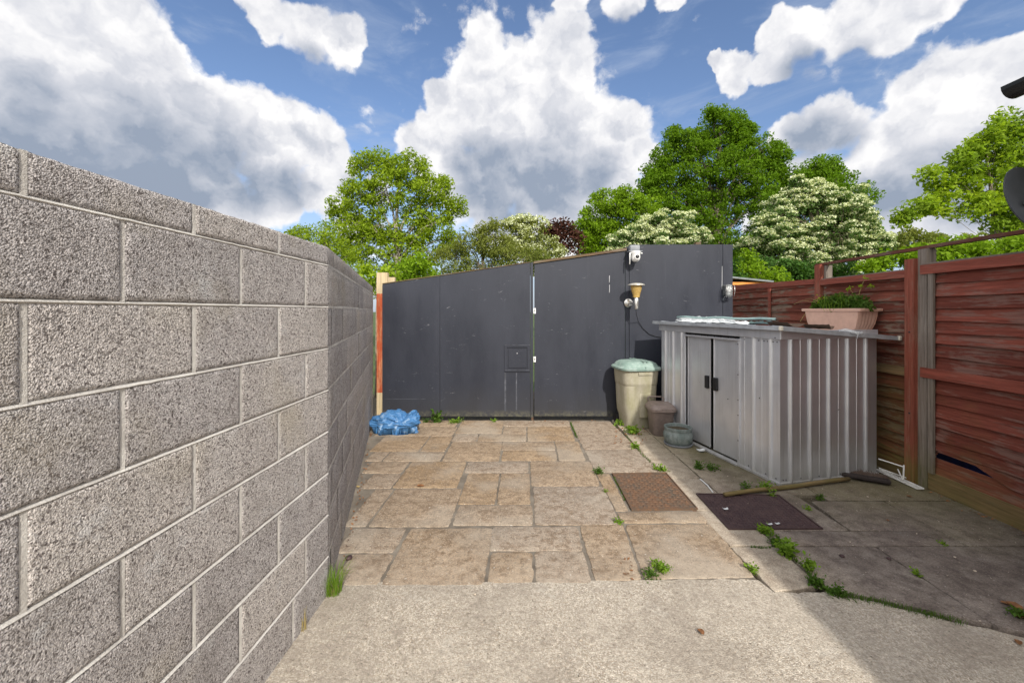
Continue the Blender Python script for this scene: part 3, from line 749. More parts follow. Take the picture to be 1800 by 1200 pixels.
# ================================================================== RIGHT FENCE
def FX(Y): return 3.454+.0458*Y
fdir = Vector((.0458, 1, 0)).normalized(); fn = Vector((-1, .0458, 0)).normalized()   # fn faces the yard
fence = empty('timber_fence', (FX(4), 4, 0), label='red stained timber lap fence on the right, topped by a thin rail', cat='fence')
def FP(Y, off, z): return Vector((FX(Y), Y, z))+fn*off
def fbox(mb, Y0, Y1, z0, z1, o0, o1, z0b=None, z1b=None, bev=True):
    z0b = z0 if z0b is None else z0b; z1b = z1 if z1b is None else z1b
    vv = [FP(Y, o, z) for (Y, za, zb) in ((Y0, z0, z1), (Y1, z0b, z1b)) for o in (o0, o1) for z in (za, zb)]
    mb.add(vv, [[0, 1, 3, 2], [4, 6, 7, 5], [0, 4, 5, 1], [2, 3, 7, 6], [0, 2, 6, 4], [1, 5, 7, 3]])
def slat_panel(Y0, Y1, zb, zt, mname, hole=False):
    mb = MB(); z = zb; i = 0
    while z < zt-.02:
        h = rs.uniform(.092, .108); k = int((Y1-Y0)/.06)+1; pts = []
        sd = rs.uniform(0, 99); sag = rs.uniform(-.004, .004)
        for j in range(k+1):
            Y = Y0+(Y1-Y0)*j/k; f = j/k
            low = mnoise.noise(Vector((Y*1.6, sd, 0)))*.012+mnoise.noise(Vector((Y*7, sd, 0)))*.003+sag
            if hole and abs(z-.22) < .055 and Y < 3.47 and Y > 2.90: low += .085*min(1, (Y-2.90)/.25)
            if hole and abs(z-.93) < .05 and Y < 3.46: low += .010
            zt2 = min(z+h+.030, zt)
            pts += [FP(Y, .036, z+low), FP(Y, .020, z+low), FP(Y, .002, zt2), FP(Y, .008, zt2)]
        fs = [[j*4+a, j*4+(a+1) % 4, j*4+4+(a+1) % 4, j*4+4+a] for j in range(k) for a in range(4)]
        mb.add(pts, fs+[[3, 2, 1, 0], [k*4, k*4+1, k*4+2, k*4+3]])
        z += h; i += 1
    return keep(mb.build('slat_panel', M[mname]), fence)
slat_panel(1.2, 3.50, .15, 1.88, 'slat', True)
slat_panel(3.70, 4.79, .10, 1.86, 'slat_far')
slat_panel(4.90, 7.6, .10, 1.90, 'slat_far')
def fpart(name, m, *boxes):
    mb = MB()
    for b_ in boxes: fbox(mb, *b_)
    return keep(mb.build(name, M[m]), fence)
fpart('top_rail', 'redwood', (1.2, 3.56, 1.845, 1.925, .040, .068)); fpart('capping', 'greywood', (1.2, 3.56, 1.926, 1.94, -.02, .052))
fpart('top_rail', 'redwood', (3.70, 4.80, 1.83, 1.895, .040, .064)); fpart('top_rail', 'redwood', (4.90, 7.6, 1.85, 1.91, .040, .064, 1.89, 1.98))
fpart('capping', 'greywood', (3.70, 4.80, 1.896, 1.906, -.02, .05))
fpart('middle_rail', 'redwood', (1.2, 3.56, .955, 1.04, .040, .068)); fpart('middle_rail', 'pole', (3.70, 5.5, .94, 1.02, .040, .064))
fpart('gravel_board', 'pole', (1.2, 3.57, .0, .155, .005, .038))
fpart('gravel_board', 'pole', (3.70, 7.6, -.02, .105, .005, .03))
fpart('frame_batten', 'greypost', (3.455, 3.50, .15, 1.845, .040, .06)); fpart('frame_batten', 'redwood', (5.82, 5.87, .8, 1.86, .038, .056))
fpart('post', 'greypost', (3.52, 3.60, -.03, 2.065, -.03, .05))
fpart('post', 'redpost', (3.60, 3.69, -.03, 1.99, -.01, .085))
fpart('post', 'redpost', (4.80, 4.89, -.03, 2.075, -.03, .065)); fpart('post', 'greypost', (4.76, 4.795, -.03, 2.06, -.05, .02))
fpart('post', 'redpost', (1.9, 1.99, -.03, 2.0, -.01, .085))
M['darkrail'] = material('dark_red_rail', f_wood((.10, .040, .028), (.17, .13, .11), (.1, .08, .03), -.1, .1, .1, .5), .85, spec=.1)
fpart('handrail', 'darkrail', (1.1, 4.93, 2.067, 2.095, -.02, .03))
mb = MB()
for z_ in (.62, 1.34): v = FP(3.64, .087, z_); mb.box(v, (.006, .014, .014), bevel=.002)
split_build(mb, 'bolt', M['bolt'], fence, True)
# things beyond the fence
bs = MB()
vvv = [(4.02, 2.4, -.05), (4.02, 4.2, -.05), (3.98, 4.2, .34), (3.98, 2.4, .36), (4.6, 2.4, -.05), (4.6, 4.2, -.05), (4.55, 4.2, .3), (4.55, 2.4, .3)]
bs.add(vvv, [[0, 1, 2, 3], [4, 5, 6, 7], [0, 3, 7, 4], [1, 2, 6, 5], [3, 2, 6, 7], [0, 1, 5, 4]])
o_ = bs.build('tarpaulin', M['bluecloth']); tag(o_, 'dark blue sheet showing through the gap low in the red fence', 'tarpaulin')
sh = empty('garden_shed', (5.0, 9.4, -.05), label='orange timber shed with grey felt roof peeping over the fence beside the dark panel', cat='shed')
mb = MB(); mb.box((0, 0, 1.09), (1.02, 1.2, 2.18)); mb.build('wall', M['shedwood'], sh)
mb = MB()
mb.add([(-.62, -.7, 2.31), (.56, -.7, 2.19), (.56, .7, 2.19), (-.62, .7, 2.31), (-.62, -.7, 2.345), (.56, -.7, 2.225), (.56, .7, 2.225), (-.62, .7, 2.345)], [[0, 1, 2, 3], [4, 5, 6, 7], [0, 1, 5, 4], [1, 2, 6, 5], [2, 3, 7, 6], [3, 0, 4, 7]])
mb.build('roof', M['felt'], sh)
mb = MB(); mb.box((.0, -.62, 2.17), (1.06, .02, .06)); mb.build('fascia', M['shedwood'], sh)

# ================================================================== METAL SHED
shed = empty('metal_shed', (2.35, 3.59, 0), math.atan2(.23, 1), label='low galvanised steel storage shed with sliding doors, in front of the fence', cat='shed')
# local axes: +y runs away from the camera along the front, +x runs along the near side towards the fence
SL, SD, SH = 1.79, 1.09, 1.27
def ribbed(s0, s1, ribs, mids, d=.021, w=.042):
    pts = [(s0, 0)]
    ev = sorted([(r_, 1) for r_ in ribs]+[(m_, 0) for m_ in mids])
    for c_, k in ev:
        if k: pts += [(c_+w/2*math.cos(math.pi-q*math.pi/8)*1.0, d*math.sin(q*math.pi/8)) for q in range(9)]
        else: pts += [(c_-.0025, 0), (c_, .003), (c_+.0025, 0)]
    return pts+[(s1, 0)]
def wallsheet(pts, axis, z0, z1, parent, name, back=.0):
    mb = MB(); n = len(pts)
    for j in range(n-1):
        q = []
        for (s_, o_), z in ((pts[j], z0), (pts[j+1], z0), (pts[j+1], z1), (pts[j], z1)):
            q.append((-o_+back, s_, z) if axis == 'F' else (s_, -o_+back, z))
        mb.add(q, [[0, 1, 2, 3]])
    return mb.build(name, M['zinc_shaded' if axis == 'S' else 'zinc'], parent)
wallsheet(ribbed(0, .462, [.10, .29], [.195, .40]), 'F', .02, SH+.02, shed, 'front_panel')
wallsheet(ribbed(1.305, SL, [1.37, 1.54, 1.70], [1.62]), 'F', .02, SH+.02, shed, 'front_panel')
wallsheet(ribbed(0, SD, [.11, .32, .53, .745, .96], [.215, .425, .64, .85]), 'S', .02, SH+.02, shed, 'side_panel')
mb = MB(); mb.add([(0, SL, .02), (SD, SL, .02), (SD, SL, SH), (0, SL, SH), (SD, 0, .02), (SD, 0, SH)], [[0, 1, 2, 3], [1, 4, 5, 2]]); mb.build('back_panel', M['zinc'], shed)
# doors
for nm, a, c_, off in (('door', .475, .860, .0), ('door', .918, 1.312, .010)):
    mb = MB(); mb.box((.03+off, (a+c_)/2, .635), (.006, c_-a, 1.21), bevel=.0015)
    mb.box((.026+off, c_-.008 if a > .9 else a+.008, .635), (.012, .014, 1.21), bevel=.002)
    mb.box((.026+off, a+.008 if a > .9 else c_-.008, .635), (.012, .014, 1.21), bevel=.002)
    d = mb.build(nm, M['zinc'], shed)
    hy = c_-.045 if a < .9 else a+.04
    mb = MB(); mb.box((.012+off, hy, .745), (.034, .052, .14), bevel=.008, seg=2); mb.build('handle', M['black'], d)
mb = MB()
mb.box((-.003, .487-.018, .635), (.02, .026, 1.22), bevel=.002); mb.box((-.003, 1.31, .635), (.02, .022, 1.22), bevel=.002); mb.box((-.001, .885, 1.243), (.022, .87, .022), bevel=.002)
split_build(mb, 'door_frame', M['zinc'], shed)
mb = MB(); mb.box((.12, .886, .62), (.01, .8, 1.2)); mb.build('door_gap_shade', M['gap_shade'], shed)  # black sheet behind the doors, paints the shade inside the shed
mb = MB(); mb.box((-.006, SL/2, .012), (.03, SL+.02, .024), bevel=.002); mb.box((SD/2, -.006, .012), (SD+.012, .022, .024), bevel=.002); mb.box((-.03, .885, .012), (.02, .84, .02), bevel=.002); split_build(mb, 'base_rail', M['zinc'], shed)
mb = MB(); mb.box((-.018, SL/2, SH+.055), (.008, SL+.05, .095), bevel=.002); mb.box((SD/2-.012, -.018, SH+.047), (SD-.0, .008, .078), bevel=.002); split_build(mb, 'fascia', M['zinc'], shed)
# roof: thin lipped tray sloping to the fence
def rz(x): return 1.385-.078*x
mb = MB(); x0, x1, y0, y1 = -.085, 1.235, -.09, SL+.07
for (xa, xb, ya, yb, dz, hh) in ((x0, x1, y0, y1, 0, .012),):
    vv = [(x, y, rz(x)+z) for x in (xa, xb) for y in (ya, yb) for z in (-hh, 0)]
    mb.add(vv, [[0, 1, 3, 2], [4, 6, 7, 5], [0, 4, 5, 1], [2, 3, 7, 6], [0, 2, 6, 4], [1, 5, 7, 3]])
for i in range(7):
    y = .05+i*.28; vv = [(x, y+s_, rz(x)+z) for x in (x0+.03, x1-.03) for s_, z in ((-.03, .0), (-.018, .012), (.018, .012), (.03, .0))]
    mb.add(vv, [[0, 1, 5, 4], [1, 2, 6, 5], [2, 3, 7, 6]])
mb.build('roof', M['zroof'], shed)
mb = MB()
mb.add([(x0-.004, y, rz(x0)+z) for y in (y0, y1) for z in (-.03, .006)]+[(x0+.012, y, rz(x0)+z) for y in (y0, y1) for z in (-.03, .006)], [[0, 1, 3, 2], [4, 5, 7, 6], [1, 5, 7, 3], [0, 4, 6, 2], [0, 1, 5, 4], [2, 3, 7, 6]])
mb.add([(x, y0-.004, rz(x)+z) for x in (x0, x1) for z in (-.032, .006)]+[(x, y0+.012, rz(x)+z) for x in (x0, x1) for z in (-.032, .006)], [[0, 1, 3, 2], [4, 5, 7, 6], [1, 5, 7, 3], [0, 4, 6, 2], [0, 1, 5, 4], [2, 3, 7, 6]])
split_build(mb, 'roof_edge', M['zroof'], shed)
mb = MB(); mb.box((x0, y0, rz(x0)-.012), (.03, .03, .04), bevel=.006); mb.box((x1, y0, rz(x1)-.012), (.035, .03, .04), bevel=.006)
split_build(mb, 'corner_cap', plain('cream_corner_cap', (.60, .56, .47), .6), shed)
mb = MB()
def bolt(x, y, z, ax):
    mb.box((x, y, z), (.006, .010, .010) if ax == 'F' else (.010, .006, .010), bevel=.002)
for s_ in [.03, .07, .13, .17, .23, .40, .50, .60, .70, .80, .9, 1.0, 1.1, 1.2, 1.28]: bolt(-.015 if s_ > .45 else -.002, s_, SH-.017 if s_ < .45 else SH-.012, 'F')
for s_ in [.03, .06, .10, .22, .33, .42, .53, .66, .74, .88, .96]: bolt(s_, -.003, .045, 'S')
for s_ in [.04, .09, .15, .35]: bolt(-.003, s_, .045, 'F')
for z_ in (.25, .5, .65, .9, 1.2): bolt(-.015, .469, z_, 'F')
bolt(-.003, .22, .72, 'F'); bolt(.64, -.003, .63, 'S'); bolt(-.023, .03, 1.29, 'F'); bolt(.025, .65, .62, 'F'); bolt(.04, 1.1, .72, 'F')
split_build(mb, 'bolt', M['bolt'], shed)
def SW(x, y, z):                                            # shed local -> world
    a = math.atan2(.23, 1); return Vector((2.35+x*math.cos(a)-y*math.sin(a), 3.59+x*math.sin(a)+y*math.cos(a), z))
SA = math.atan2(.23, 1)

# ---- sheets and bits on the shed roof
def crumple(w, l, h, res, seed, amp, freq=6):
    mb = MB(); nx, ny = int(w/res), int(l/res); v = []
    for j in range(ny+1):
        for i in range(nx+1):
            x, y = (i/nx-.5)*w, (j/ny-.5)*l
            e = min(1, min(i, nx-i, j, ny-j)/3)
            q = Vector((x*freq, y*freq, seed))
            rdg = 1-abs(mnoise.noise(q)*2); z = h*max(0, rdg)*.6+amp*abs(mnoise.noise(q*2.7))+.002
            x += mnoise.noise(q+Vector((3, 0, 0)))*.03; y += mnoise.noise(q+Vector((0, 7, 0)))*.03
            v.append((x, y, z*(.25+.75*e)))
    mb.add(v, [[j*(nx+1)+i, j*(nx+1)+i+1, (j+1)*(nx+1)+i+1, (j+1)*(nx+1)+i] for j in range(ny) for i in range(nx)])
    return mb
def onroof(x, y, dz=0): v = SW(x, y, rz(x)+dz); return v
o_ = crumple(.42, .9, .045, .02, 3, .03).build('plastic_sheet', M['sheet'], smooth=True); o_.location = onroof(.22, 1.05, .012); o_.rotation_euler = (0, .078, SA+.05)
tag(o_, 'crumpled white sheeting spread along the front of the metal shed roof', 'sheet')
o_ = crumple(.5, .55, .12, .02, 11, .06, 5).build('plastic_sheet', M['clear'], smooth=True); o_.location = onroof(.40, 1.45, .015); o_.rotation_euler = (0, .078, SA+.4)
tag(o_, 'clear see-through plastic sheet bunched up at the far end of the metal shed roof', 'sheet')
mb = MB(); mb.tube([onroof(.10+.05*math.sin(i*.8)*.3, 1.60-i*.16, .075+.006*math.sin(i*1.7)) for i in range(10)], .012, 8)
o_ = mb.build('hose', M['hose'], smooth=True); tag(o_, 'pale green hose lying straight over the white sheeting on the shed roof', 'hose')
o_ = crumple(.14, .36, .035, .015, 21, .03, 9).build('netting', M['hosedark'], smooth=True); o_.location = onroof(.32, .55, .03); o_.rotation_euler = (0, .078, SA+.1)
tag(o_, 'dark green netting bundle on the shed roof, between sheeting and planter', 'netting')
def curl(w, l, seed, bend):
    mb = MB(); v = []; n = 8
    for j in range(n+1):
        for i in range(n+1):
            x, y = (i/n-.5)*w, (j/n-.5)*l
            v.append((x, y, .006+bend*(x/w*2)**2+.012*abs(mnoise.noise(Vector((x*14, y*14, seed))))))
    mb.add(v, [[j*(n+1)+i, j*(n+1)+i+1, (j+1)*(n+1)+i+1, (j+1)*(n+1)+i] for j in range(n) for i in range(n)]); return mb
for i, (x, y, w, l, s_, lab) in enumerate(((.28, .22, .20, .24, 1, 'brown curled cardboard scrap nearest the hose on the shed roof'), (.56, .12, .22, .2, 2, 'brown curled cardboard scrap against the planter on the shed roof'))):
    o_ = curl(w, l, s_, .035).build('cardboard_scrap', M['card'], smooth=True); o_.location = onroof(x, y, .012); o_.rotation_euler = (0, .078, SA+.5*i); tag(o_, lab, 'cardboard', 'cardboard scraps on the shed roof')
mb = MB(); a = onroof(.62, -.02, .012)
mb.tube([a, a+Vector((.03, -.04, .01)), onroof(.70, -.13, .0), onroof(.69, -.125, -.05)], [.012, .018, .014, .004], 6)
mb.tube([onroof(.66, -.08, .01), onroof(.74, -.13, .008), onroof(.76, -.12, -.015)], [.008, .014, .006], 6)
o_ = mb.build('plastic_scrap', M['clear'], smooth=True); tag(o_, 'torn bit of clear plastic hanging over the near edge of the shed roof', 'plastic')

# ---- planter with plants
pc = SW(1.05+.115, .17+.235, 0); zr = rz(1.15)
pl = empty('planter', (pc.x, pc.y, zr+.004), SA, label='pinkish rectangular plastic planter with fluted end standing on the shed roof', cat='planter')
mb = MB(); prof = [(.0, .82), (.03, .88), (.17, 1.0), (.19, 1.02)]
def flute(z, k, inner=0):
    pts = []; hx, hy = .125*k-inner, .285*k-inner; n = 28
    for s_, (ax, ay, bx, by) in enumerate(((-hx, -hy, hx, -hy), (hx, -hy, hx, hy), (hx, hy, -hx, hy), (-hx, hy, -hx, -hy))):
        for j in range(n):
            f = j/n; x, y = ax+(bx-ax)*f, ay+(by-ay)*f
            e = min(f, 1-f)*(2*hx if s_ % 2 == 0 else 2*hy)
            d = .006*(math.cos(f*2*math.pi*6)*.5-.5)*min(1, e/.03) if (s_ % 2 == 0 and .01 < z < .17 and not inner) else 0
            rr = .02*max(0, 1-e/.03)**2*.5
            nx, ny = ((0, -1), (1, 0), (0, 1), (-1, 0))[s_]
            pts.append((x+nx*(d-rr), y+ny*(d-rr), z))
    return pts
rings = [flute(0, .78), flute(.02, .82), flute(.08, .93), flute(.14, .985), flute(.172, 1.0), flute(.174, 1.10), flute(.192, 1.115), flute(.195, 1.08), flute(.190, .97), flute(.15, .93)]
v = [p for r_ in rings for p in r_]; m = len(rings[0])
mb.add(v, [[k*m+i, k*m+(i+1) % m, (k+1)*m+(i+1) % m, (k+1)*m+i] for k in range(len(rings)-1) for i in range(m)]+[list(range(m))[::-1]])
mb.build('trough', M['terra'], pl, smooth=True, angle=35).scale = (1, 1, 1.3)
mb = MB(); mb.box((0, 0, .205), (.22, .52, .03)); mb.build('soil', M['soil'], pl)

# ------------------------------------------------------------------ foliage makers
def leaf_quads(cen, size, rng, aspect=.55, up=.6, jit=.4, dirs=None):
    n = len(cen); nrm = rng.normal(size=(n, 3)); nrm[:, 2] += up*2; nrm /= np.linalg.norm(nrm, axis=1, keepdims=True)
    a = rng.normal(size=(n, 3)) if dirs is None else dirs+rng.normal(size=(n, 3))*.3
    a -= nrm*(a*nrm).sum(1, keepdims=True); a /= np.linalg.norm(a, axis=1, keepdims=True)+1e-9
    b_ = np.cross(nrm, a); s_ = size*(1+jit*rng.uniform(-1, 1, (n, 1)))
    v = np.empty((n, 4, 3)); v[:, 0] = cen-a*s_*.5; v[:, 2] = cen+a*s_*.5
    m_ = cen+a*s_*rng.uniform(-.12, .05, (n, 1)); fold = nrm*s_*.10
    v[:, 1] = m_+b_*s_*aspect*.5+fold; v[:, 3] = m_-b_*s_*aspect*.5+fold
    return v.reshape(-1, 3)

def weed(label, loc, h, r, n, mat_='weed', lsize=.02, name='weed', seed=0, group='weeds in the paving cracks', cat='weed', aspect=.55, stems=True, up=.5):
    rng = np.random.default_rng(seed+int(abs(loc[0])*1000)); root = empty(name, (loc[0], loc[1], loc[2] if len(loc) > 2 else 0), label=label, cat=cat, group=group)
    ns = max(3, int(n/9)); st = MB(); C_ = []; D_ = []
    for i in range(ns):
        a = rng.uniform(0, 6.28); rr = r*math.sqrt(rng.uniform(0, 1)); hh = h*rng.uniform(.4, 1)*(1-.4*rr/r)
        tip = np.array([rr*math.cos(a), rr*math.sin(a), hh])
        pts = [Vector((tip[0]*f**1.2*.9, tip[1]*f**1.2*.9, tip[2]*f**.8)) for f in (0, .33, .66, 1)]
        st.tube(pts, [.0022, .0018, .0014, .0008], 4)
        k = n//ns
        for j in range(k):
            f = rng.uniform(.25, 1.05); q = tip*f; q[2] = hh*min(1, f)**.8
            o_ = rng.normal(size=3)*lsize*.6; C_.append(q+o_); D_.append(o_/np.linalg.norm(o_))
    st.build('stem', M[mat_], root)
    raw_mesh('foliage', leaf_quads(np.array(C_), lsize, rng, aspect, up, .45, np.array(D_)), 4, M[mat_], root)
    return root
def blades(n, r, h, rng, w=.0035, lean=.6, centre=(0, 0, 0), line=None):
    V = []
    for i in range(n):
        if line is not None:
            f = rng.uniform(0, 1); k = min(int(f*(len(line)-1)), len(line)-2); g = f*(len(line)-1)-k
            c = np.array(line[k])*(1-g)+np.array(line[k+1])*g; c = c+rng.normal(size=3)*[r, r, 0]
        else:
            a = rng.uniform(0, 6.28); rr = r*math.sqrt(rng.uniform()); c = np.array([rr*math.cos(a), rr*math.sin(a), 0])+np.array(centre)
        a = rng.uniform(0, 6.28); d = np.array([math.cos(a), math.sin(a), 0]); s_ = np.array([-d[1], d[0], 0])*w*.5
        hh = h*rng.uniform(.45, 1.1); ln = lean*hh*rng.uniform(.1, 1)
        p = [c, c+d*ln*.25+[0, 0, hh*.5], c+d*ln*.65+[0, 0, hh*.85], c+d*ln+[0, 0, hh*.95]]; ww = [1, .85, .5, .05]
        for k in range(3): V += [p[k]-s_*ww[k], p[k]+s_*ww[k], p[k+1]+s_*ww[k+1], p[k+1]-s_*ww[k+1]]
    return np.array(V)

# plants in the planter
rng = np.random.default_rng(5)
cs = []; 
for (cx, cy, cz, rr, k) in ((.01, .0, .29, .09, 330), (.02, -.17, .27, .09, 300), (0, .12, .26, .09, 300), (0, .22, .25, .07, 200), (-.03, -.26, .23, .07, 160), (-.02, -.22, .22, .07, 200), (.0, -.14, .21, .07, 190), (.01, .02, .245, .09, 300), (-.02, .10, .22, .07, 200), (.02, .2, .225, .08, 220), (-.05, -.02, .21, .06, 130), (.02, -.20, .245, .05, 120)):
    q = rng.normal(size=(k, 3)); q /= np.linalg.norm(q, axis=1, keepdims=True); q = q*rr*rng.uniform(.4, 1.25, (k, 1)); q[:, 2] = np.abs(q[:, 2])*1.15-.02; cs.append(q+[cx, cy, cz-.03])
raw_mesh('foliage', leaf_quads(np.concatenate(cs), .044, rng, .42, .2), 4, M['weeddark'], pl)
raw_mesh('grass_blades', blades(90, .15, .20, rng, .0045, 1.2, (0, .0, .17)), 4, M['weed'], pl)
mb = MB(); mb.tube([(.0, -.12, .18), (.03, -.16, .30), (.06, -.17, .42), (.09, -.19, .52)], [.004, .0035, .003, .0015], 5)
mb.tube([(.02, -.15, .28), (.0, -.13, .36), (.0, -.1, .40)], [.003, .002, .001], 5)
mb.tube([(-.03, .12, .18), (-.06, .22, .27), (-.10, .33, .29), (-.12, .42, .25)], [.002]*4, 4); mb.tube([(-.03, .1, .18), (-.05, .16, .26), (-.06, .26, .31), (-.07, .33, .30)], [.002]*4, 4)
mb.tube([(-.04, .22, .18), (-.10, .27, .17), (-.13, .29, .12), (-.15, .31, .06)], [.003]*4, 4)
split_build(mb, 'stalk', M['straw'], pl)
cs = np.concatenate([rng.normal(size=(14, 3))*.012+c for c in ([.05, -.17, .42], [.09, -.19, .5], [.0, -.1, .4], [.09, -.24, .42])]+[rng.normal(size=(40, 3))*[.015, .02, .03]+[-.03, .17, .28]])
raw_mesh('young_leaves', leaf_quads(cs, .028, rng, .5, .4), 4, M['l_yellow'], pl)

# ================================================================== BINS AND POTS
bn = empty('dustbin', (1.66, 5.50, 0), .16, label='large beige plastic dustbin with pale green lid, standing before the dark gate', cat='bin')
def sqbody(prof, n=40, power=5., sx=1., sy=1., yshift=0):
    mb = MB(); mb.lathe(prof, n, (0, 0, 0), sx, sy, power); return mb
mb = sqbody([(.185, .0), (.192, .02), (.196, .14), (.215, .20), (.222, .30), (.232, .56), (.236, .565), (.240, .60), (.250, .73), (.252, .765)], 48, 4.5, 1.0, .92)
mb.build('body', M['bin'], bn, smooth=True, angle=35)
mb = MB(); mb.box((.03, -.203, .40), (.16, .02, .50), bevel=.008, seg=2, rot=Matrix.Rotation(-.05, 3, 'X'))
mb.build('front_moulding', M['bin'], bn)
mb = MB(); mb.box((.02, -.226, .725), (.19, .03, .05), bevel=.006, seg=2); mb.build('grip', M['bin'], bn)
mb = MB(); mb.lathe([(.262, .755), (.282, .76), (.286, .785), (.270, .80), (.255, .805), (.225, .845), (.185, .865), (.10, .875), (0, .878)], 48, (0, 0, 0), 1, .95, 4)
mb.build('lid', M['lid'], bn, smooth=True, angle=30)
mb = MB(); mb.box((.01, -.02, .873), (.012, .46, .014), bevel=.004); mb.box((.06, -.02, .872), (.012, .44, .012), bevel=.004); mb.box((.01, -.268, .79), (.008, .012, .05), bevel=.002)
split_build(mb, 'lid_ridge', M['lid'], bn)
for s_ in (-1, 1):
    w_ = MB(); w_.tube([(s_*.17, .17, .07), (s_*.22, .17, .07)], .07, 20); w_.build('wheel', M['black'], bn, smooth=True, angle=40)

cd = empty('food_caddy', (1.86, 5.13, 0), -.06, label='small taupe lidded food caddy between the dustbin and the round pot', cat='caddy')
mb = sqbody([(.115, 0), (.12, .01), (.142, .30), (.146, .31)], 40, 5, 1, 1.1); mb.build('body', M['caddy'], cd, smooth=True, angle=35)
mb = MB(); mb.lathe([(.150, .295), (.160, .30), (.162, .33), (.155, .345), (.13, .375), (.06, .385), (0, .386)], 40, (0, 0, 0), 1, 1.12, 5); mb.build('lid', M['caddy'], cd, smooth=True, angle=30)
mb = MB(); mb.box((.03, -.182, .325), (.14, .02, .05), bevel=.006, seg=2); mb.build('latch', M['caddy'], cd)
mb = MB(); mb.tube([(-.11, .12, .36), (-.115, .15, .41), (-.10, .155, .425), (.06, .155, .425), (.075, .15, .41), (.07, .12, .36)], .010, 8); mb.build('handle', M['caddy'], cd, smooth=True)

pt = empty('round_pot', (1.905, 4.70, 0), 0, label='squat grey-green barrel-shaped pot on a saucer, beside the food caddy', cat='pot')
mb = MB(); mb.lathe([(.125, .015), (.150, .05), (.160, .10), (.158, .135), (.146, .155), (.143, .17), (.150, .175), (.152, .205), (.145, .208), (.138, .20), (.132, .12), (.12, .09), (0, .088)], 40)
mb.build('body', M['pot'], pt, smooth=True, angle=35)
mb = MB(); mb.lathe([(.135, 0), (.150, .004), (.156, .02), (.150, .024), (.14, .018), (0, .016)], 40); mb.build('saucer', M['midgrey'], pt, smooth=True, angle=35)
mb = MB(); mb.lathe([(.134, .17), (.10, .168), (0, .17)], 24); mb.build('soil', M['soil'], pt)

# crumpled blue bag
bb = bmesh.new(); bmesh.ops.create_icosphere(bb, subdivisions=6, radius=1)
for v in bb.verts:
    c = v.co.copy(); q = c*1.7
    f1 = abs(mnoise.noise(Vector((c.x*2.2+c.z*1.6, c.y*1.2, c.z*2.6-c.x*1.1+3)))); f2 = abs(mnoise.noise(Vector((c.x*5.5-c.z*4, c.y*3.5+5, c.z*6+c.x*2.5)))); f3 = abs(mnoise.noise(Vector((c.x*11+c.z*6, c.y*8, c.z*14-c.x*5))))
    lump = mnoise.noise(q+Vector((4, 1, 2)))*.26-f1*.34-f2*.13-f3*.045+.18
    k = 1+lump; x, y, z = c.x*.325*k, c.y*.20*k, c.z*.165*k
    z += .05*math.exp(-((c.x+.35)**2)/.12)*max(0, c.z)+.07*math.exp(-((c.x-.72)**2)/.04)*max(0, c.z)-.05*math.exp(-((c.x-.35)**2)/.03)*max(0, c.z)
    if c.z < -.2: z = -.115+.004*mnoise.noise(c*9)
    v.co = Vector((x, y, max(z, -.115)+.117))
mb = MB(); mb.merge(bb); o_ = mb.build('blue_bag', M['tarp'], smooth=True); o_.scale = (.88, .9, .86); o_.location = (-1.47, 5.22, 0); o_.rotation_euler = (0, 0, .05)
tag(o_, 'crumpled blue woven bag lying where the block wall meets the gate post', 'bag')

# ================================================================== LAMP, CAMERA, BULKHEAD
YL = YG-.21
lp = empty('wall_lamp', (P(1118.5, 540, YL).x, YG, P(0, 543, YL).z), 0, label='round-capped amber wall lantern with steel tube, below the white camera', cat='lamp')
k = YL/F
mb = MB(); mb.lathe([(.026, 0), (.028, .005), (.028, 19*k), (.024, 20*k)], 20, (0, -.21, 0)); mb.build('tube', M['steel'], lp, smooth=True, angle=40)
mb = MB(); mb.lathe([(.038, 20*k), (.045, 20.5*k), (.045, 23*k), (.048, 24*k), (.056, 29*k), (.060, 29.2*k), (.062, 31*k), (.064, 31.5*k), (.078, 41*k)], 28, (0, -.21, 0)); mb.build('shade', M['amber'], lp, smooth=True, angle=40)
mb = MB(); mb.lathe([(.108, 41*k), (.112, 41.6*k), (.110, 43*k), (.07, 45*k), (0, 46*k)], 28, (0, -.21, 0)); mb.build('cap', M['capsteel'], lp, smooth=True, angle=40)
mb = MB(); mb.lathe([(.058, .002), (.06, .012), (.05, .02), (0, .021)], 24, (-.05, 0, 11*k), axis='Y'); mb.tube([(-.05, 0, 11*k), (-.03, -.12, 10*k), (0, -.185, 8*k)], .013, 10); mb.build('bracket', M['steel'], lp, smooth=True, angle=40)
cb = MB(); pts = [P(1118, 543, YL), P(1118.5, 553, YL+.03), P(1122, 565, YG-.02), P(1130, 577, YG-.012), P(1141, 587, YG-.012), P(1152, 591, YG-.012), P(1172, 594, YG-.012)]
cb.tube(pts, .004, 6); cbl = keep(cb.build('cable', M['black'], smooth=True), lp)

cm = empty('security_camera', (P(1116, 450, YG-.1).x, YG, P(0, 440, YG-.1).z), 0, label='white dome security camera on a grey box at the top of the dark panel', cat='camera')
mb = MB(); mb.box((.0, -.06, .03), (.135, .115, .085), bevel=.012, seg=2); mb.build('junction_box', M['midgrey'], cm, smooth=True, angle=40)
mb = MB(); mb.lathe([(.0, -.165), (.03, -.16), (.052, -.14), (.062, -.11), (.062, -.06), (.066, -.055), (.068, -.02), (.05, -.014)], 24, (.0, -.13, 0)); mb.build('housing', M['white'], cm, smooth=True, angle=50)
mb = MB(); mb.box((0, -.10, -.016), (.19, .10, .012), bevel=.004); mb.build('mounting_plate', M['midgrey'], cm)
mb = MB(); mb.lathe([(.036, .0), (.036, .012), (.028, .014), (.024, .006), (0, .006)], 24, (.005, -.188, -.10), axis='Y'); mb.build('lens_ring', M['white'], cm, smooth=True, angle=40)
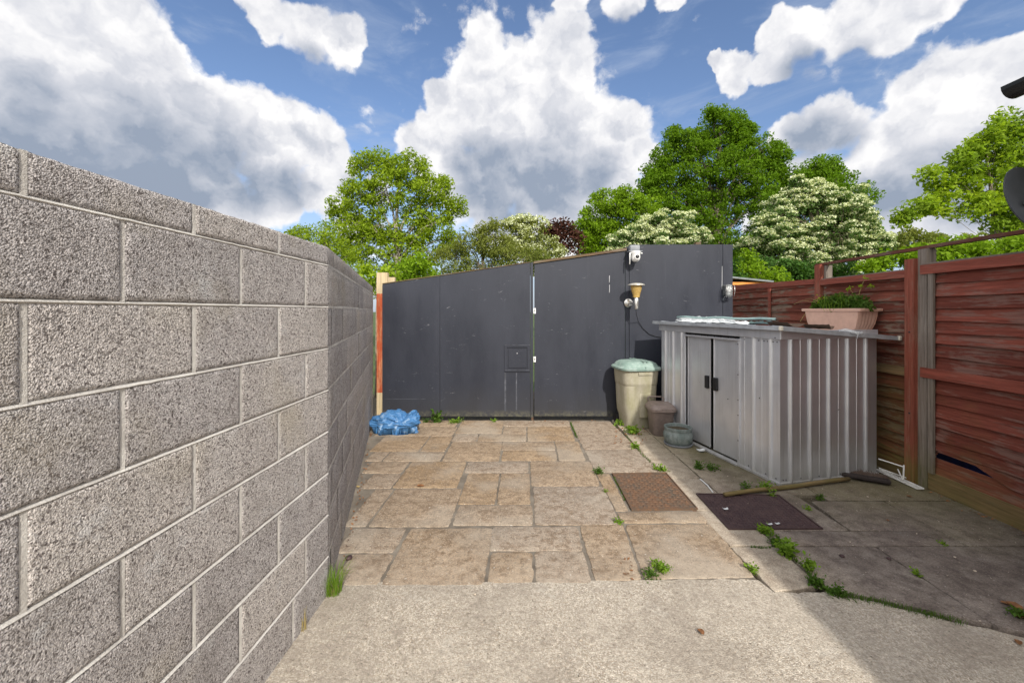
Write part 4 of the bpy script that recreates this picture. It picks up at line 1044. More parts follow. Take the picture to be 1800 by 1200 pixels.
mb = MB(); mb.lathe([(.026, 0), (.026, .008), (.018, .016), (0, .018)], 20, (.005, -.190, -.10), axis='Y'); mb.build('lens', M['black'], cm, smooth=True, angle=40)
for s_, zz in ((-1, -.20), (1, -.045)):
    mb = MB(); mb.tube([(s_*.072, -.15, -.04), (s_*.082, -.15, -.05), (s_*.086, -.15, zz)], [.011, .011, .008], 8); mb.build('aerial', M['white'], cm, smooth=True)

bk = empty('bulkhead_light', (P(1282, 511, YG-.1).x, YG, P(0, 511, YG-.1).z), 0, label='caged clear glass bulkhead light on the right edge of the dark panel', cat='lamp')
mb = MB(); mb.box((.0, -.02, .01), (.10, .045, .15), bevel=.01, seg=2); mb.build('base', M['darkgrey'], bk)
mb = MB(); mb.lathe([(.0, -.095), (.035, -.085), (.05, -.05), (.05, .05), (.035, .085), (0, .09)], 20, (0, -.085, 0)); mb.build('glass', M['glass'], bk, smooth=True)
mb = MB(); mb.lathe([(.0, -.06), (.018, -.05), (.02, .03), (.012, .06), (0, .062)], 14, (0, -.085, 0)); mb.build('bulb', M['white'], bk, smooth=True)
mb = MB()
for s_ in (-.055, 0, .055): mb.tube([(s_, -.045, .08), (s_*1.0, -.13, .07), (s_, -.145, 0), (s_, -.13, -.07), (s_, -.045, -.08)], .0035, 6)
mb.tube([(-.055, -.045, 0), (-.05, -.12, 0), (0, -.148, 0), (.05, -.12, 0), (.055, -.045, 0)], .0035, 6)
mb.build('cage', M['steel'], bk, smooth=True)

# ================================================================== COVERS
def cover(name, q, m, label, tread, tn):
    q = [G(*p) for p in q]; c = sum(q, Vector())/4
    root = empty(name, tuple(c), label=label, cat='manhole cover', group='access covers set in the paving')
    q = [p-c for p in q]                                     # order: far left, far right, near right, near left
    mb = MB(); z = .004
    mb.add([p+Vector((0, 0, z)) for p in q]+[p+Vector((0, 0, -.03)) for p in q], [[3, 2, 1, 0], [0, 1, 5, 4], [1, 2, 6, 5], [2, 3, 7, 6], [3, 0, 4, 7]])
    mb.build('plate', m, root)
    fr = MB()
    for i in range(4):
        a, b_ = q[i], q[(i+1) % 4]; ia, ib = a*.965, b_*.965
        fr.add([Vector((p.x, p.y, z_)) for p in (a, b_, ib, ia) for z_ in (.0042, .010)], [[1, 3, 5, 7], [0, 1, 3, 2], [4, 5, 7, 6], [2, 3, 5, 4], [6, 7, 1, 0]])
    fr.build('rim', m, root)
    tb = MB(); nx, ny = tn
    for i in range(nx):
        for j in range(ny):
            u, v = (i+.5)/nx*.90+.05, (j+.5)/ny*.90+.05
            p = (q[0]*(1-u)+q[1]*u)*(1-v)+(q[3]*(1-u)+q[2]*u)*v; s_ = tread
            if (i+j) % 2: dx, dy = s_*.5, s_*.22
            else: dx, dy = s_*.22, s_*.5
            tb.add([(p.x-dx, p.y-dy, z), (p.x+dx, p.y-dy, z), (p.x+dx, p.y+dy, z), (p.x-dx, p.y+dy, z), (p.x-dx*.6, p.y-dy*.6, z+.004), (p.x+dx*.6, p.y-dy*.6, z+.004), (p.x+dx*.6, p.y+dy*.6, z+.004), (p.x-dx*.6, p.y+dy*.6, z+.004)],
                   [[4, 5, 6, 7], [0, 1, 5, 4], [1, 2, 6, 5], [2, 3, 7, 6], [3, 0, 4, 7]])
    tb.build('tread', m, root)
cover('manhole_cover', [(1076, 832.5), (1171, 831), (1227, 895), (1110, 897)], M['rust'], 'rusty orange-brown access cover in the sunlit paving', .030, (13, 17))
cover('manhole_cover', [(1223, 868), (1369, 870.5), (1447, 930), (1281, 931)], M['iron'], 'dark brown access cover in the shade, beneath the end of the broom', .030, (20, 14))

# ================================================================== BROOM, WHITE RACK, LITTER
a, c_ = G(1273, 874), G(1492, 846); 
br = empty('broom', tuple(a), label='old broom with mossy handle lying on the paving in front of the metal shed', cat='broom')
mb = MB(); n = 7; pts = [(c_-a)*(i/n)+Vector((0, 0, .024+.004*math.sin(i*1.3))) for i in range(n+1)]; mb.tube(pts, [.017, .0175, .018, .018, .0175, .018, .0175, .017], 10); mb.build('handle', M['pole'], br, smooth=True)
dv = (c_-a).normalized(); hc = (c_-a)+dv*.12+Vector((.03, -.03, .035)); rm = Matrix.Rotation(-.55, 3, 'Z')
mb = MB(); mb.box(hc, (.34, .06, .035), rot=rm, bevel=.01, seg=2); mb.build('head', M['bristle'], br)
V = []; rng = np.random.default_rng(9)
for i in range(1500):
    l = rng.uniform(-.16, .16); w = rng.uniform(-.025, .025); p0 = np.array(hc+rm @ Vector((l, w+.02, .0))); d = np.array(rm @ Vector((rng.normal()*.25, 1, rng.normal()*.30))); d[2] = abs(d[2])*.6-.05
    d /= np.linalg.norm(d); ln = rng.uniform(.06, .10); s_ = np.array([d[1], -d[0], .3])*.0016; p1 = p0+d*ln; p1[2] = max(.003, p1[2]); V += [p0-s_, p0+s_, p1+s_, p1-s_]
raw_mesh('bristles', V, 4, plain('brown_bristle', (.10, .07, .055), .8, var=.4, scale=50), br)

rk = empty('wire_rack', tuple(G(1580, 840)), label='broken white metal rack strip and wires lying at the foot of the fence', cat='rack')
A, B = G(1544, 828), G(1618, 862); o0 = Vector(rk.location); dd = (B-A).normalized(); pp = Vector((-dd.y, dd.x, 0))
mb = MB(); w_ = .032; L_ = (B-A).length; kk = int(L_/.03)
for s_ in (-1, 1): mb.box((A+B)/2-o0+pp*s_*w_*.8+Vector((0, 0, .018)), (L_, .010, .012), rot=Matrix.Rotation(math.atan2(dd.y, dd.x), 3, 'Z'))
for i in range(kk+1): mb.box(A+dd*(L_*i/kk)-o0+Vector((0, 0, .018)), (.009, w_*1.6, .010), rot=Matrix.Rotation(math.atan2(dd.y, dd.x), 3, 'Z'))
mb.build('perforated_strip', M['white'], rk)
mb = MB(); T = lambda px, py, Y: P(px, py, Y)-o0
mb.tube([T(1544, 806, 3.75), T(1588, 820, 3.62)], .005, 6); mb.tube([T(1589, 817, 3.62), T(1588, 842, 3.62)], .006, 6); mb.tube([T(1578, 824, 3.64), T(1587, 843, 3.62)], .005, 6); mb.tube([T(1545, 822, 3.8), T(1600, 842, 3.66)], .004, 6)
split_build(mb, 'wire', M['white'], rk, smooth=True)

def dleaf(px, py, s_, m, label, lump=.3, rz_=0):
    mb = MB(); v = []; n = 6; sd = rs.uniform(0, 50)
    for j in range(n+1):
        for i in range(n+1):
            x, y = i/n*2-1, j/n*2-1; x *= (1-y*y)**.5*.6+.02
            v.append((x*s_, y*s_, .003+s_*lump*(x*x*1.2+abs(mnoise.noise(Vector((x*2, y*2, sd))))*.5)))
    mb.add(v, [[j*(n+1)+i, j*(n+1)+i+1, (j+1)*(n+1)+i+1, (j+1)*(n+1)+i] for j in range(n) for i in range(n)])
    o_ = mb.build('dead_leaf', m, smooth=True); p = G(px, py); o_.location = (p.x, p.y, .002); o_.rotation_euler = (0, 0, rz_); tag(o_, label, 'leaf', 'dead leaves on the ground'); return o_
dleaf(739, 855, .035, M['dryleaf'], 'single orange-brown curled leaf in the middle of the left-hand slabs', .5, 1.5)
dleaf(1232, 1112, .020, M['dryleaf'], 'small dark dead leaf on the sunlit rough concrete near the camera', .8, .3)
dleaf(629, 856, .02, M['yellowleaf'], 'yellow dead leaf at the foot of the block wall', .4, .9)
for i, (px, py, s_) in enumerate(((1783, 1066, .035), (1768, 1062, .02), (1795, 1085, .03), (1790, 1130, .02), (1560, 915, .012), (1598, 873, .018))):
    dleaf(px, py, s_, M['dryleaf'], ['reddish dead leaf in the grass crack at the right-hand edge, largest of its cluster', 'small reddish dead leaf left of the largest one at the right-hand edge', 'reddish dead leaf just below the largest one at the right-hand edge',
          'lowest dead leaf on the shaded concrete at the right-hand edge', 'tiny dead leaf on the shaded slabs beyond the grass crack', 'dead leaf near the end of the white rack strip'][i], .6, i*.8)
def pebble(px, py, s_, label, m='stone'):
    bb = bmesh.new(); bmesh.ops.create_icosphere(bb, subdivisions=2, radius=s_)
    for v in bb.verts: v.co *= 1+mnoise.noise(v.co*40+Vector((px, 0, 0)))*.3; v.co.z = max(v.co.z*.6, -s_*.3)+s_*.3
    mb = MB(); mb.merge(bb); o_ = mb.build('pebble', M[m], smooth=True); p = G(px, py); o_.location = (p.x, p.y, 0); tag(o_, label, 'pebble', 'pebbles on the ground')
for a_ in ((835, 1044, .007, 'tan pebble on the rough concrete, straight ahead near the slab edge'), (1021, 1124, .006, 'small tan pebble on the rough concrete, right of centre'), (848, 1096, .005, 'white pebble on the middle of the rough concrete'),
           (613, 981, .022, 'dark stone chip on the slab beside the grass tuft'), (1480, 978, .014, 'dark stone chip on the shaded slab right of the grass crack'), (1562, 982, .012, 'dark stone chip in the crack of the shaded slabs'),
           (1713, 1003, .008, 'pale stone chip on the shaded slabs near the fence'), (1678, 979, .007, 'tiny pale chip in the middle of the shaded slabs'), (1525, 873, .008, 'pale chip beside the broom head')):
    pebble(*a_[:3], a_[3], 'iron' if 'dark' in a_[3] else 'stone')
mb = MB(); p0, p1 = G(1231, 843), G(1253, 866); mb.tube([p0+Vector((0, 0, .006)), (p0+p1)/2+Vector((.01, 0, .008)), p1+Vector((0, 0, .006))], .006, 6)
o_ = mb.build('white_stick', M['white']); tag(o_, 'thin white stick lying behind the dark access cover', 'stick')
for (px, py, s_, lab) in ((1352, 925, .016, 'white paper scrap on the near edge of the dark access cover'), (1366, 924, .013, 'smaller paper scrap right beside the white one on the dark access cover'), (1275, 898, .015, 'pale muddy scrap on the left side of the dark access cover')):
    o_ = curl(s_*2.6, s_*1.3, px, .006).build('paper_scrap', M['sheet'], smooth=True); p_ = G(px, py); o_.location = (p_.x, p_.y, .010); tag(o_, lab, 'paper scrap', 'scraps on the dark access cover')
mb = MB(); p0 = SW(-.06, .89, .02); mb.tube([p0, p0+Vector((-.03, -.02, .008)), p0+Vector((-.06, -.01, .0)), p0+Vector((-.08, .02, .004))], [.012, .018, .014, .006], 8)
o_ = mb.build('rag', M['sheet'], smooth=True); tag(o_, 'scrap of pale cloth at the foot of the shed doors', 'rag')

# grit scattered over the paving
rng = np.random.default_rng(77); V = []
for i in range(520):
    if i < 260: x, y = rng.uniform(1.5, 3.5), rng.uniform(2.0, 4.2)
    elif i < 400: x, y = rng.uniform(-1.6, 1.4), rng.uniform(2.4, 5.7)
    else: x, y = rng.uniform(-.9, 1.9), rng.uniform(1.4, 2.3)
    if 2.1+.3*(x-2.35) < 0: continue
    s_ = rng.uniform(.002, .0055); q = [np.array([x, y, .001])+rng.normal(size=3)*s_*[1, 1, .25]+[0, 0, s_*.5] for _ in range(4)]
    c_ = np.array([x, y, .0]); V += [q[0], q[1], q[2], q[3], q[0], q[1], c_, q[3], q[1], q[2], q[3], c_]
tag(raw_mesh('grit', V, 4, M['stone']), 'fine stone grit scattered over the paving and slabs', 'grit', kind='stuff')
V = []
for i in range(170):
    f = rng.uniform(); 
    if i < 90: p_ = Vector((-.975-.985*f*.98, 2.24+3.45*f, 0))+Vector((abs(rng.normal())*.03+.01, 0, 0))
    elif i < 130: p_ = Vector((rng.uniform(-1.7, 1.5), 5.70-abs(rng.normal())*.05, 0))
    else: p_ = Vector((FX(2.4+1.2*f)-.05-abs(rng.normal())*.06, 2.4+1.2*f, 0))
    V.append([p_.x, p_.y, .005+rng.uniform(0, .01)])
tag(raw_mesh('leaf_litter', leaf_quads(np.array(V), .022, rng, .5, 1.2), 4, M['dryleaf']), 'dry leaf crumbs gathered at the foot of the wall, gates and fence', 'leaf litter', kind='stuff')
# ================================================================== WEEDS
for o_ in pl.children:
    if not o_.name.startswith(('trough', 'soil')): o_.location.z = .055
rng = np.random.default_rng(31)
t_ = empty('grass_tuft', tuple(G(583, 1042)), label='bright green grass tuft at the corner of the block wall', cat='grass tuft')
t_.location.x += .01
raw_mesh('blades', blades(120, .04, .15, rng, .003, 1.1), 4, M['weed'], t_)
raw_mesh('dead_blades', blades(25, .035, .06, rng, .004, 1.2), 4, M['straw'], t_)
t_ = empty('grass_tuft', tuple(G(527, 1108)), label='thin brown dying grass tuft at the foot of the near block wall', cat='grass tuft'); t_.location.x += .01
raw_mesh('blades', blades(22, .018, .10, rng, .003, .35), 4, M['straw'], t_)
for (px, py, h, r_, n, m_, ls, lab) in (
    (767, 741, .13, .07, 40, 'weeddark', .075, 'broad-leaved green weed below the letter-box gate leaf'),
    (800, 742, .045, .13, 120, 'weed', .03, 'low creeping weed right of the broad-leaved one under the gate'),
    (748, 742, .04, .07, 50, 'weeddark', .03, 'small dark weed between the blue bag and the broad-leaved weed'),
    (870, 740, .03, .08, 40, 'weed', .025, 'flat yellow-green weed under the middle of the gate'),
    (1088, 747, .07, .06, 60, 'weed', .035, 'small weed at the left foot of the dustbin'),
    (1112, 762, .13, .10, 130, 'weed', .04, 'leafy weed in front of the dustbin'),
    (1116, 788, .06, .05, 70, 'weed', .028, 'weed in the kerb crack left of the round pot'),
    (1158, 825, .04, .08, 90, 'weed', .028, 'flat weed at the far corner of the rusty cover'),
    (1052, 832, .06, .05, 90, 'weeddark', .022, 'olive weed in the crack left of the rusty cover'),
    (1064, 864, .02, .02, 25, 'weed', .015, 'tiny weed in the slab crack, below the olive weed'),
    (1088, 918, .03, .035, 50, 'weed', .02, 'little weed in the slab crack nearer than the rusty cover'),
    (1163, 1003, .06, .065, 200, 'weed', .018, 'bright lime weed on the slab just before the rough concrete'),
    (1143, 1012, .03, .06, 110, 'weeddark', .016, 'darker weed left of the bright lime weed'),
    (1320, 1003, .03, .035, 50, 'weed', .022, 'small weed at the near end of the kerb crack'),
    (1228, 824, .08, .05, 90, 'weeddark', .026, 'taller weed of the pair before the shed doors'),
    (1250, 825, .05, .08, 90, 'weeddark', .026, 'lower weed of the pair before the shed doors'),
    (1313, 860, .06, .04, 60, 'weeddark', .024, 'reddish green weed at the shed corner, left of the bright one'),
    (1345, 862, .08, .06, 130, 'weed', .026, 'bright weed at the near corner of the metal shed'),
    (1358, 872, .03, .03, 40, 'weed', .02, 'tiny weed on top edge of the dark cover by the broom handle'),
    (1440, 876, .05, .04, 45, 'weeddark', .022, 'feathery weed right of the dark cover, near the broom handle'),
    (1418, 895, .03, .03, 40, 'weed', .018, 'small weed on the right rim of the dark cover'),
    (1345, 936, .05, .05, 110, 'weed', .026, 'first weed of the shaded crack, at the corner of the dark cover'),
    (1362, 955, .04, .04, 90, 'weeddark', .024, 'second weed of the shaded crack, counting from the dark cover'),
    (1384, 975, .09, .05, 150, 'weed', .034, 'largest leafy weed of the shaded crack'),
    (1420, 1002, .10, .035, 80, 'weed', .026, 'upright thin weed near the bend of the shaded crack'),
    (1436, 1028, .05, .05, 120, 'weeddark', .024, 'weed right at the bend of the shaded crack'),
    (1470, 1043, .04, .06, 150, 'weeddark', .020, 'low weed just right of the bend of the shaded crack'),
    (1612, 1010, .02, .03, 60, 'weed', .018, 'isolated weed in the middle of the shaded slabs'),
    (1795, 1085, .05, .05, 80, 'weeddark', .022, 'weed in the crack at the right-hand edge beside dead leaves'),
    (1655, 955, .012, .05, 50, 'weed', .012, 'sparse moss patch on the shaded slabs toward the fence')):
    weed(lab, tuple(G(px, py)), h*1.0, r_*1.0, int(n*1.5), m_, ls*.92, seed=n)
# dry leaf litter in the kerb crack, and grass growing along cracks
line = [list(G(x, y)) for x, y in ((1440, 1030), (1465, 1043), (1500, 1050), (1540, 1058), (1585, 1068), (1640, 1082), (1690, 1094))]
V = np.concatenate([blades(620, .012, .024, rng, .0028, 1.0, line=line), blades(260, .006, .02, rng, .003, .8, line=[list(G(x, y)) for x, y in ((1345, 935), (1384, 972), (1415, 1000), (1440, 1030))]),
                    blades(160, .005, .035, rng, .004, .8, line=[list(G(x, y)) for x, y in ((1003, 744), (1008, 756), (1014, 770))]),
                    blades(120, .005, .02, rng, .004, .8, line=[list(G(x, y)) for x, y in ((1078, 838), (1088, 856), (1098, 880))]),
                    blades(260, .007, .022, rng, .004, .9, line=[list(G(x, y)) for x, y in ((1095, 758), (1110, 778), (1130, 800), (1160, 826))]),
                    blades(100, .005, .015, rng, .003, .8, line=[list(G(x, y)) for x, y in ((1320, 962), (1355, 963))])])
o_ = raw_mesh('crack_grass', V, 4, M['weeddark']); tag(o_, 'short grass and moss growing along the paving cracks', 'grass', kind='stuff')
V = np.concatenate([leaf_quads(np.array([list(G(1100+60*rng.uniform()-20, 0+765+rng.uniform(-12, 18)) + Vector((0, 0, rng.uniform(.004, .03)))) for i in range(70)]), .03, rng, .35, .3),
                    leaf_quads(np.array([list(G(950+rng.uniform(-60, 70), 741+rng.uniform(0, 4)) + Vector((0, 0, .006))) for i in range(26)]), .07, rng, .08, 2.),
                    leaf_quads(np.array([list(G(1120+30*rng.uniform(-1, .1), 1000+rng.uniform(-20, 20)) + Vector((0, 0, .005))) for i in range(10)]), .02, rng, .5, 2.)])
o_ = raw_mesh('leaf_litter', V, 4, M['dryleaf']); tag(o_, 'dry brown leaf and twig litter along the gate and kerb crack', 'leaf litter', kind='stuff')

# ================================================================== HOUSE CORNER ON THE RIGHT, DISH
EX, EY, EZ = 2.615, 2.125, 2.70
hs = empty('house', (3.6, -1.5, 0), label='eave and dark gutter end of the house at the upper right edge', cat='house')
o0 = Vector(hs.location)
mb = MB(); mb.box(Vector((4.35, -2.5, 1.33))-o0, (2.9, 9.2, 2.74)); keep(mb.build('wall', M['render']), hs).matrix_parent_inverse = Matrix()
mb = MB(); sl = .60
prf = [(EX+.06, EZ-.02), (5.8, EZ-.02+sl*(5.8-EX-.06)), (8.9, EZ-.02), (8.9, EZ-.12), (5.8, EZ-.12+sl*(5.8-EX-.06)), (EX+.06, EZ-.12)]
mb.prism([(x-o0.x, z) for x, z in prf], -7.2-o0.y, EY-.02-o0.y); keep(mb.build('roof', M['rooftile']), hs).matrix_parent_inverse = Matrix()
mb = MB(); mb.prism([(x-o0.x, z) for x, z in ((2.95, 2.65), (5.8, 4.3), (8.6, 2.65))], 1.6-o0.y, 2.05-o0.y); keep(mb.build('gable', M['render']), hs).matrix_parent_inverse = Matrix()
# half-round gutter
mb = MB(); n = 10; gx, gz, gr = EX, EZ-.005, .062
pr = [(gx+gr*math.cos(math.pi+math.pi*i/n)-o0.x, gz+gr*1.0*math.sin(math.pi+math.pi*i/n)) for i in range(n+1)]
pr2 = [(gx+(gr-.006)*math.cos(2*math.pi-math.pi*i/n)-o0.x, gz+(gr-.006)*math.sin(2*math.pi-math.pi*i/n)) for i in range(n+1)]
mb.prism(pr+pr2, -7.2-o0.y, EY+.01-o0.y); mb.prism(pr, EY+.01-o0.y, EY+.016-o0.y)
keep(mb.build('gutter', M['black'], smooth=False), hs).matrix_parent_inverse = Matrix()
dc = P(1811, 348, 2.62)
ds = empty('satellite_dish', tuple(dc), label='dark round satellite dish at the right edge above the fence', cat='satellite dish')
dm = Matrix.Rotation(R(12), 3, 'Z') @ Matrix.Rotation(R(78), 3, 'X')
mb = MB(); pf = []
for i in range(13):
    r_ = .215*i/12; pf.append((r_, .9*r_*r_-.04))
pf2 = [(.216, pf[-1][1]-.004), (.205, pf[-1][1]-.012)]+[(r_, z-.006) for r_, z in reversed(pf[:-1])]
b2 = MB(); b2.lathe(pf+pf2, 40); 
for v in b2.bm.verts: v.co = dm @ v.co
b2.build('reflector', M['dish'], ds, smooth=True, angle=45)
mb = MB(); mb.tube([dm @ Vector((0, -.2, .0)), dm @ Vector((0, -.16, .14)), dm @ Vector((0, -.02, .26))], .009, 8); mb.tube([dm @ Vector((0, -.03, .24)), dm @ Vector((0, .02, .29))], .024, 12); mb.build('feed_arm', M['darkgrey'], ds, smooth=True)
mb = MB(); mb.tube([(0, .03, -.02), (.08, .06, -.08), (.10, -.25, -.16), (.10, -.52, -.16)], .018, 10); mb.box((.10, -.545, -.16), (.12, .05, .16), bevel=.006); mb.build('wall_bracket', M['darkgrey'], ds, smooth=True, angle=40)

# ================================================================== TREES
def tree(name, label, cat, base_px, Y, lobes, lsize, dens, lm, clump=.5, bark='bark', seed=1, blossom=0., tr=.16, group=None, inner=.25, aspect=.55, limbs=True, droop=0., flat=.75, bsize=None, stemvis=1., trunk_to=None):
    rng = np.random.default_rng(seed); k = Y/F
    bx = (base_px-900)*k; root = empty(name, (bx, Y, -.06), label=label, cat=cat, group=group); o0 = np.array([bx, Y, -.06])
    cen, rad = [], []
    for l in lobes:
        dy = l[3] if len(l) > 3 else rng.uniform(-.5, .5)*l[2]*k
        cen.append(np.array([(l[0]-900)*k, Y+dy, H-(l[1]-547)*k])-o0); rad.append(l[2]*k)
    cen = np.array(cen); rad = np.array(rad)
    clumps = []; own = []
    for i in range(len(cen)):
        nc = max(5, int(4.2*(rad[i]/clump)**2))
        d = rng.normal(size=(nc, 3)); d /= np.linalg.norm(d, axis=1, keepdims=True); rr = rad[i]*rng.uniform(.5, 1.02, (nc, 1))
        q = cen[i]+d*rr*[1, 1, .95]
        keepm = np.ones(nc, bool)
        for j in range(len(cen)):                            # drop clumps buried deep inside other lobes
            if j != i: keepm &= (np.linalg.norm(q-cen[j], axis=1) > rad[j]*.55)
        q = q[keepm]; q = q[q[:, 2] > .3]
        clumps.append(q); own += [i]*len(q)
    cl = np.concatenate(clumps); own = np.array(own)
    csz = clump*rng.uniform(.55, 1.15, len(cl))
    nl = np.maximum(4, (14*dens*(csz/lsize)**2)).astype(int)
    idx = np.repeat(np.arange(len(cl)), nl)
    d = rng.normal(size=(len(idx), 3)); d /= np.linalg.norm(d, axis=1, keepdims=True)
    off = d*(csz[idx][:, None])*(rng.uniform(0, 1, (len(idx), 1))**.45)*[1, 1, flat]
    lc = cl[idx]+off; lc[:, 2] -= droop*np.linalg.norm(off[:, :2], axis=1)
    ni = int(len(lc)*inner); ii = rng.integers(0, len(cen), ni)
    dd_ = rng.normal(size=(ni, 3)); dd_ /= np.linalg.norm(dd_, axis=1, keepdims=True)
    li = cen[ii]+dd_*(rad[ii][:, None])*(rng.uniform(0, 1, (ni, 1))**.5)*.85
    if ni: lc = np.concatenate([lc, li])
    lc = lc[lc[:, 2] > .1]
    fo = raw_mesh('crown', leaf_quads(lc, lsize, rng, aspect, .45, .4), 4, M[lm], root)
    if blossom:
        sel = np.arange(len(cl)); nb = np.maximum(2, (nl[sel]*blossom)).astype(int); idb = np.repeat(sel, nb)
        d = rng.normal(size=(len(idb), 3)); d[:, 2] = np.abs(d[:, 2])*.9+.05; d[:, 1] -= .3; d /= np.linalg.norm(d, axis=1, keepdims=True)
        bc = cl[idb]+d*csz[idb][:, None]*rng.uniform(.80, 1.12, (len(idb), 1))*[1, 1, flat]
        raw_mesh('blossom', leaf_quads(bc, bsize or lsize*.8, rng, .85, .9, .4), 4, M['blossom'], root)
    zt = (cen[:, 2].max()+cen[:, 2].mean())/2; top = np.array([cen[:, 0].mean(), 0, zt])
    wd = MB(); b0 = Vector((0, 0, 0)); fork = Vector((top[0]*.35, 0, max(.8, cen[:, 2].min()*.75)))
    if trunk_to: fork.z = trunk_to
    ht = fork.z
    wd.tube([b0, Vector((fork.x*.3, .02, ht*.4)), fork, fork+Vector((top[0]*.4, 0, (zt-ht)*.4)), Vector(top)], [tr*1.25, tr, tr*.85, tr*.6, tr*.15], 10)
    wd.build('trunk', M[bark], root, smooth=True)
    if limbs:
        lb_ = MB()
        for i in range(len(cen)):
            c = Vector(cen[i]); s0 = fork.lerp(Vector(top), min(.85, max(0, (c.z-ht)/(zt-ht+.01))*.6)); r0 = tr*.42*stemvis
            L_ = (c-s0).length; s0 = Vector((s0.x, s0.y, max(.3, s0.z-.25*L_))); ct = Vector((s0.x*.55+c.x*.45, s0.y*.55+c.y*.45, max(s0.z, c.z)+.02*L_))+Vector((rng.normal(), rng.normal(), 0))*.10*L_
            bz = [s0*(1-f)**2+ct*2*f*(1-f)+c*f*f+Vector((mnoise.noise(Vector((i, f*4, 1))), mnoise.noise(Vector((i, f*4, 7))), mnoise.noise(Vector((i, f*4, 3)))))*.05*L_*(f > 0) for f in (0, .2, .4, .6, .8, 1)]
            if rad[i]/k > 12: lb_.tube(bz, [r0*(1-.65*f) for f in (0, .2, .4, .6, .8, 1)], 6, cap=False)
            mine = cl[own == i]
            for q in mine[:40]:
                q = Vector(q); m_ = c.lerp(q, .5)+Vector((rng.normal(), rng.normal(), rng.normal()))*.08*rad[i]
                lb_.tube([c, m_, q], [r0*.3, r0*.2, r0*.08], 4, cap=False)
        lb_.build('limbs', M[bark], root, smooth=True)
    return root
# ash tree, left
tree('ash_tree', 'tall open-crowned ash tree with pale trunk rising behind the left gate', 'tree', 700, 16,
     [(650,300,34),(690,290,24,.2),(715,300,38),(755,330,34),(785,350,26),(800,372,20),(735,355,38),(680,345,38),(640,345,34),(605,370,30),(590,365,16),(625,395,34),(670,395,34),(720,400,40),(765,395,34),(795,420,22),(700,440,42),(650,440,40),(750,440,36),(610,425,34),(700,490,40),(650,490,40),(745,490,34)],
     .13, 1.0, 'l_ash', .36, 'bark_pale', 11, tr=.15, inner=.10, aspect=.45, stemvis=.6)
tree('shrub', 'dark green bushy shrub showing just over the block wall, left of the ash', 'shrub', 560, 12,
     [(535,415,24),(560,410,30),(580,430,32),(550,450,34),(520,410,14),(600,460,36),(570,480,36),(630,480,26),(515,440,22)], .11, .6, 'l_ash', .26, 'bark', 12, tr=.06, inner=.35, aspect=.3)
tree('climbing_plant', 'yellow-green leafy climber above the end of the block wall beside the bare post top', 'plant', 660, 7.4,
     [(640,478,14),(655,488,14),(672,482,14),(685,487,10),(695,484,14),(660,500,16),(640,500,14)], .085, .5, 'l_yellow', .13, 'bark', 13, tr=.015, inner=.3, aspect=.7)
tree('shrub', 'bright green shrub behind the left gate top, under the ash', 'shrub', 735, 8.5,
     [(715,478,22),(735,470,22),(750,482,20),(700,490,18),(725,498,24),(765,490,16)], .09, .6, 'l_lime', .2, 'bark', 14, tr=.03, inner=.3)
tree('shrub', 'olive green loose bush behind the dark gates, right of the ash', 'shrub', 830, 11,
     [(800,455,34),(835,440,36),(815,430,24),(870,420,26),(845,408,18),(870,398,14),(800,480,34),(850,470,40),(890,450,36),(930,455,32),(780,445,20),(960,460,28)], .085, .75, 'l_olive', .24, 'bark', 15, tr=.05, inner=.3, aspect=.35)
tree('hawthorn', 'small cream-flowered bush between the olive bush and the copper tree', 'shrub', 925, 13,
     [(905,415,32),(935,420,34),(895,400,20),(925,398,20),(960,430,26),(890,440,26),(980,440,20),(940,445,28)], .09, .6, 'l_olive', .26, 'bark', 16, blossom=1.2, tr=.06, inner=.35, bsize=.055)
tree('copper_tree', 'dark purple-leaved tree peeping between the flowering bush and the round green tree', 'tree', 985, 20,
     [(970,405,16),(990,402,16),(1005,410,18),(975,425,22),(1000,430,22),(955,412,10)], .17, .8, 'l_copper', .4, 'bark', 17, tr=.12, inner=.5)
tree('round_tree', 'rounded mid-green tree left of the tall central oak', 'tree', 1075, 26,
     [(1075,365,42),(1055,385,40),(1100,360,36),(1120,380,40),(1040,405,30),(1085,400,46),(1065,430,42),(1110,420,45),(1035,430,24)], .16, 1.0, 'l_lime', .5, 'bark', 18, tr=.2, inner=.4)
tree('oak_tree', 'largest dark green oak tree, tallest in the middle right of the view', 'tree', 1255, 28,
     [(1265,225,34),(1235,245,30),(1290,215,24),(1250,205,14),(1210,260,34),(1190,240,20),(1300,255,36),(1340,265,34),(1365,275,24),(1170,280,30),(1155,305,26),(1230,300,48),(1290,310,50),(1340,315,44),(1375,305,18),(1180,330,44),(1140,330,24),(1150,365,36),(1210,365,50),(1270,370,55),(1330,365,45),(1370,340,20),(1200,415,45),(1260,430,50),(1310,430,45),(1290,480,40),(1300,250,20),(1320,225,18)],
     .17, 1.0, 'l_oak', .52, 'bark', 19, tr=.30, inner=.28, stemvis=.7)
tree('flowering_tree', 'low cream-flowering whitebeam directly above the capped gate leaf', 'tree', 1155, 17,
     [(1155,405,32),(1120,415,30),(1190,405,30),(1215,418,26),(1090,425,24),(1150,440,40),(1200,440,36),(1235,420,14),(1110,445,34),(1165,385,14)], .11, .75, 'l_thorn', .26, 'bark', 20, blossom=1.9, tr=.1, inner=.4, bsize=.07)
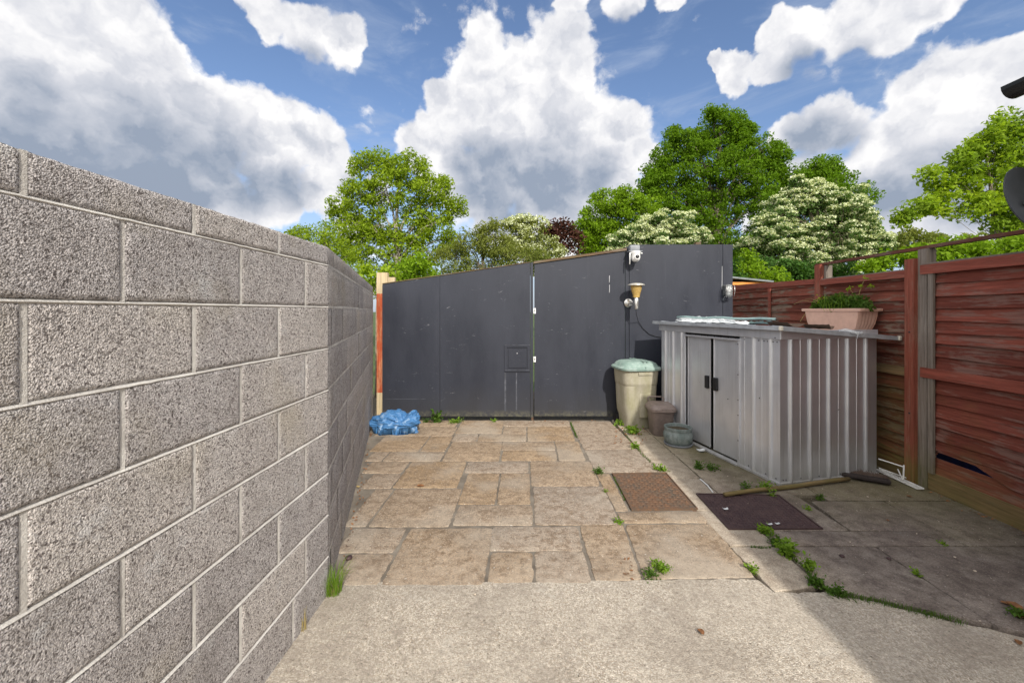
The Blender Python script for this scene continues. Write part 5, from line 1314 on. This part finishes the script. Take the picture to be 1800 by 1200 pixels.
tree('flowering_tree', 'big dome of cream-flowering whitebeam above the red fence', 'tree', 1440, 19,
     [(1415,350,36),(1450,350,34),(1380,365,30),(1475,370,36),(1500,400,38),(1525,425,32),(1360,390,34),(1340,420,32),(1330,440,24),(1420,390,48),(1460,410,48),(1380,430,48),(1500,440,40),(1540,445,26),(1430,455,50),(1480,465,44),(1350,465,36),(1400,485,44),(1445,328,16),(1400,328,18),(1550,430,14)],
     .12, .75, 'l_thorn', .30, 'bark', 21, blossom=1.7, tr=.14, inner=.4, bsize=.075)
tree('broad_tree', 'mid-green tree standing behind the big flowering dome', 'tree', 1460, 27,
     [(1420,305,28),(1450,300,24),(1400,320,24),(1480,320,30),(1500,350,32),(1525,385,28),(1460,350,40),(1540,410,20),(1430,350,40),(1490,400,40),(1550,425,16)], .17, .95, 'l_oak', .5, 'bark', 22, tr=.22, inner=.4)
tree('shrub', 'small bright green shrub at the right end of the dark panel', 'shrub', 1330, 10.5,
     [(1312,465,16),(1335,472,20),(1355,485,20),(1320,490,22),(1345,500,24),(1315,448,9),(1372,495,14)], .085, .65, 'l_lime', .19, 'bark', 23, tr=.03, inner=.4)
tree('maple_tree', 'open yellow-green tree at the right edge above the fence', 'tree', 1790, 11.5,
     [(1785,215,30),(1745,228,24),(1700,270,26),(1730,245,26),(1760,255,34),(1690,300,20),(1720,290,30),(1790,235,34),(1650,310,20),(1665,335,24),(1700,330,30),(1740,320,36),(1640,350,18),(1625,365,16),(1660,365,22),(1600,378,14),(1700,370,26),(1735,370,30),(1780,300,44),(1790,360,46),(1830,260,50),(1850,340,60),(1900,300,70),(1590,385,10),(1770,400,30),(1810,410,40),(1870,400,60)],
     .125, .95, 'l_yellow', .28, 'bark', 24, tr=.10, inner=.10, aspect=.5, stemvis=.18)
tree('shrub', 'bright green bush filling the view just above the near red fence panel', 'shrub', 1740, 9,
     [(1590,455,26),(1630,450,26),(1670,445,28),(1710,440,28),(1750,440,30),(1795,435,34),(1560,462,20),(1650,475,40),(1730,470,44),(1800,465,44),(1850,450,50),(1540,470,18)], .095, .7, 'l_lime', .24, 'bark', 25, tr=.04, inner=.4)
tree('broad_tree', 'far low dark green tree between the flowering dome and the maple', 'tree', 1600, 34,
     [(1575,425,18),(1600,415,14),(1625,425,18),(1650,430,20),(1560,435,16),(1600,440,26),(1640,445,26),(1690,430,22),(1720,430,20)], .28, .8, 'l_olive', .5, 'bark', 26, tr=.2, inner=.4)
tree('hedge_tree', 'dark evergreen filling the gap behind fence and dark panel below the oak', 'tree', 1310, 14,
     [(1300,470,22),(1330,470,26),(1370,475,24),(1400,478,24),(1430,480,24),(1470,480,30),(1300,500,26),(1350,505,30),(1410,505,30)], .12, .8, 'l_dark', .3, 'bark', 27, tr=.1, inner=.5)
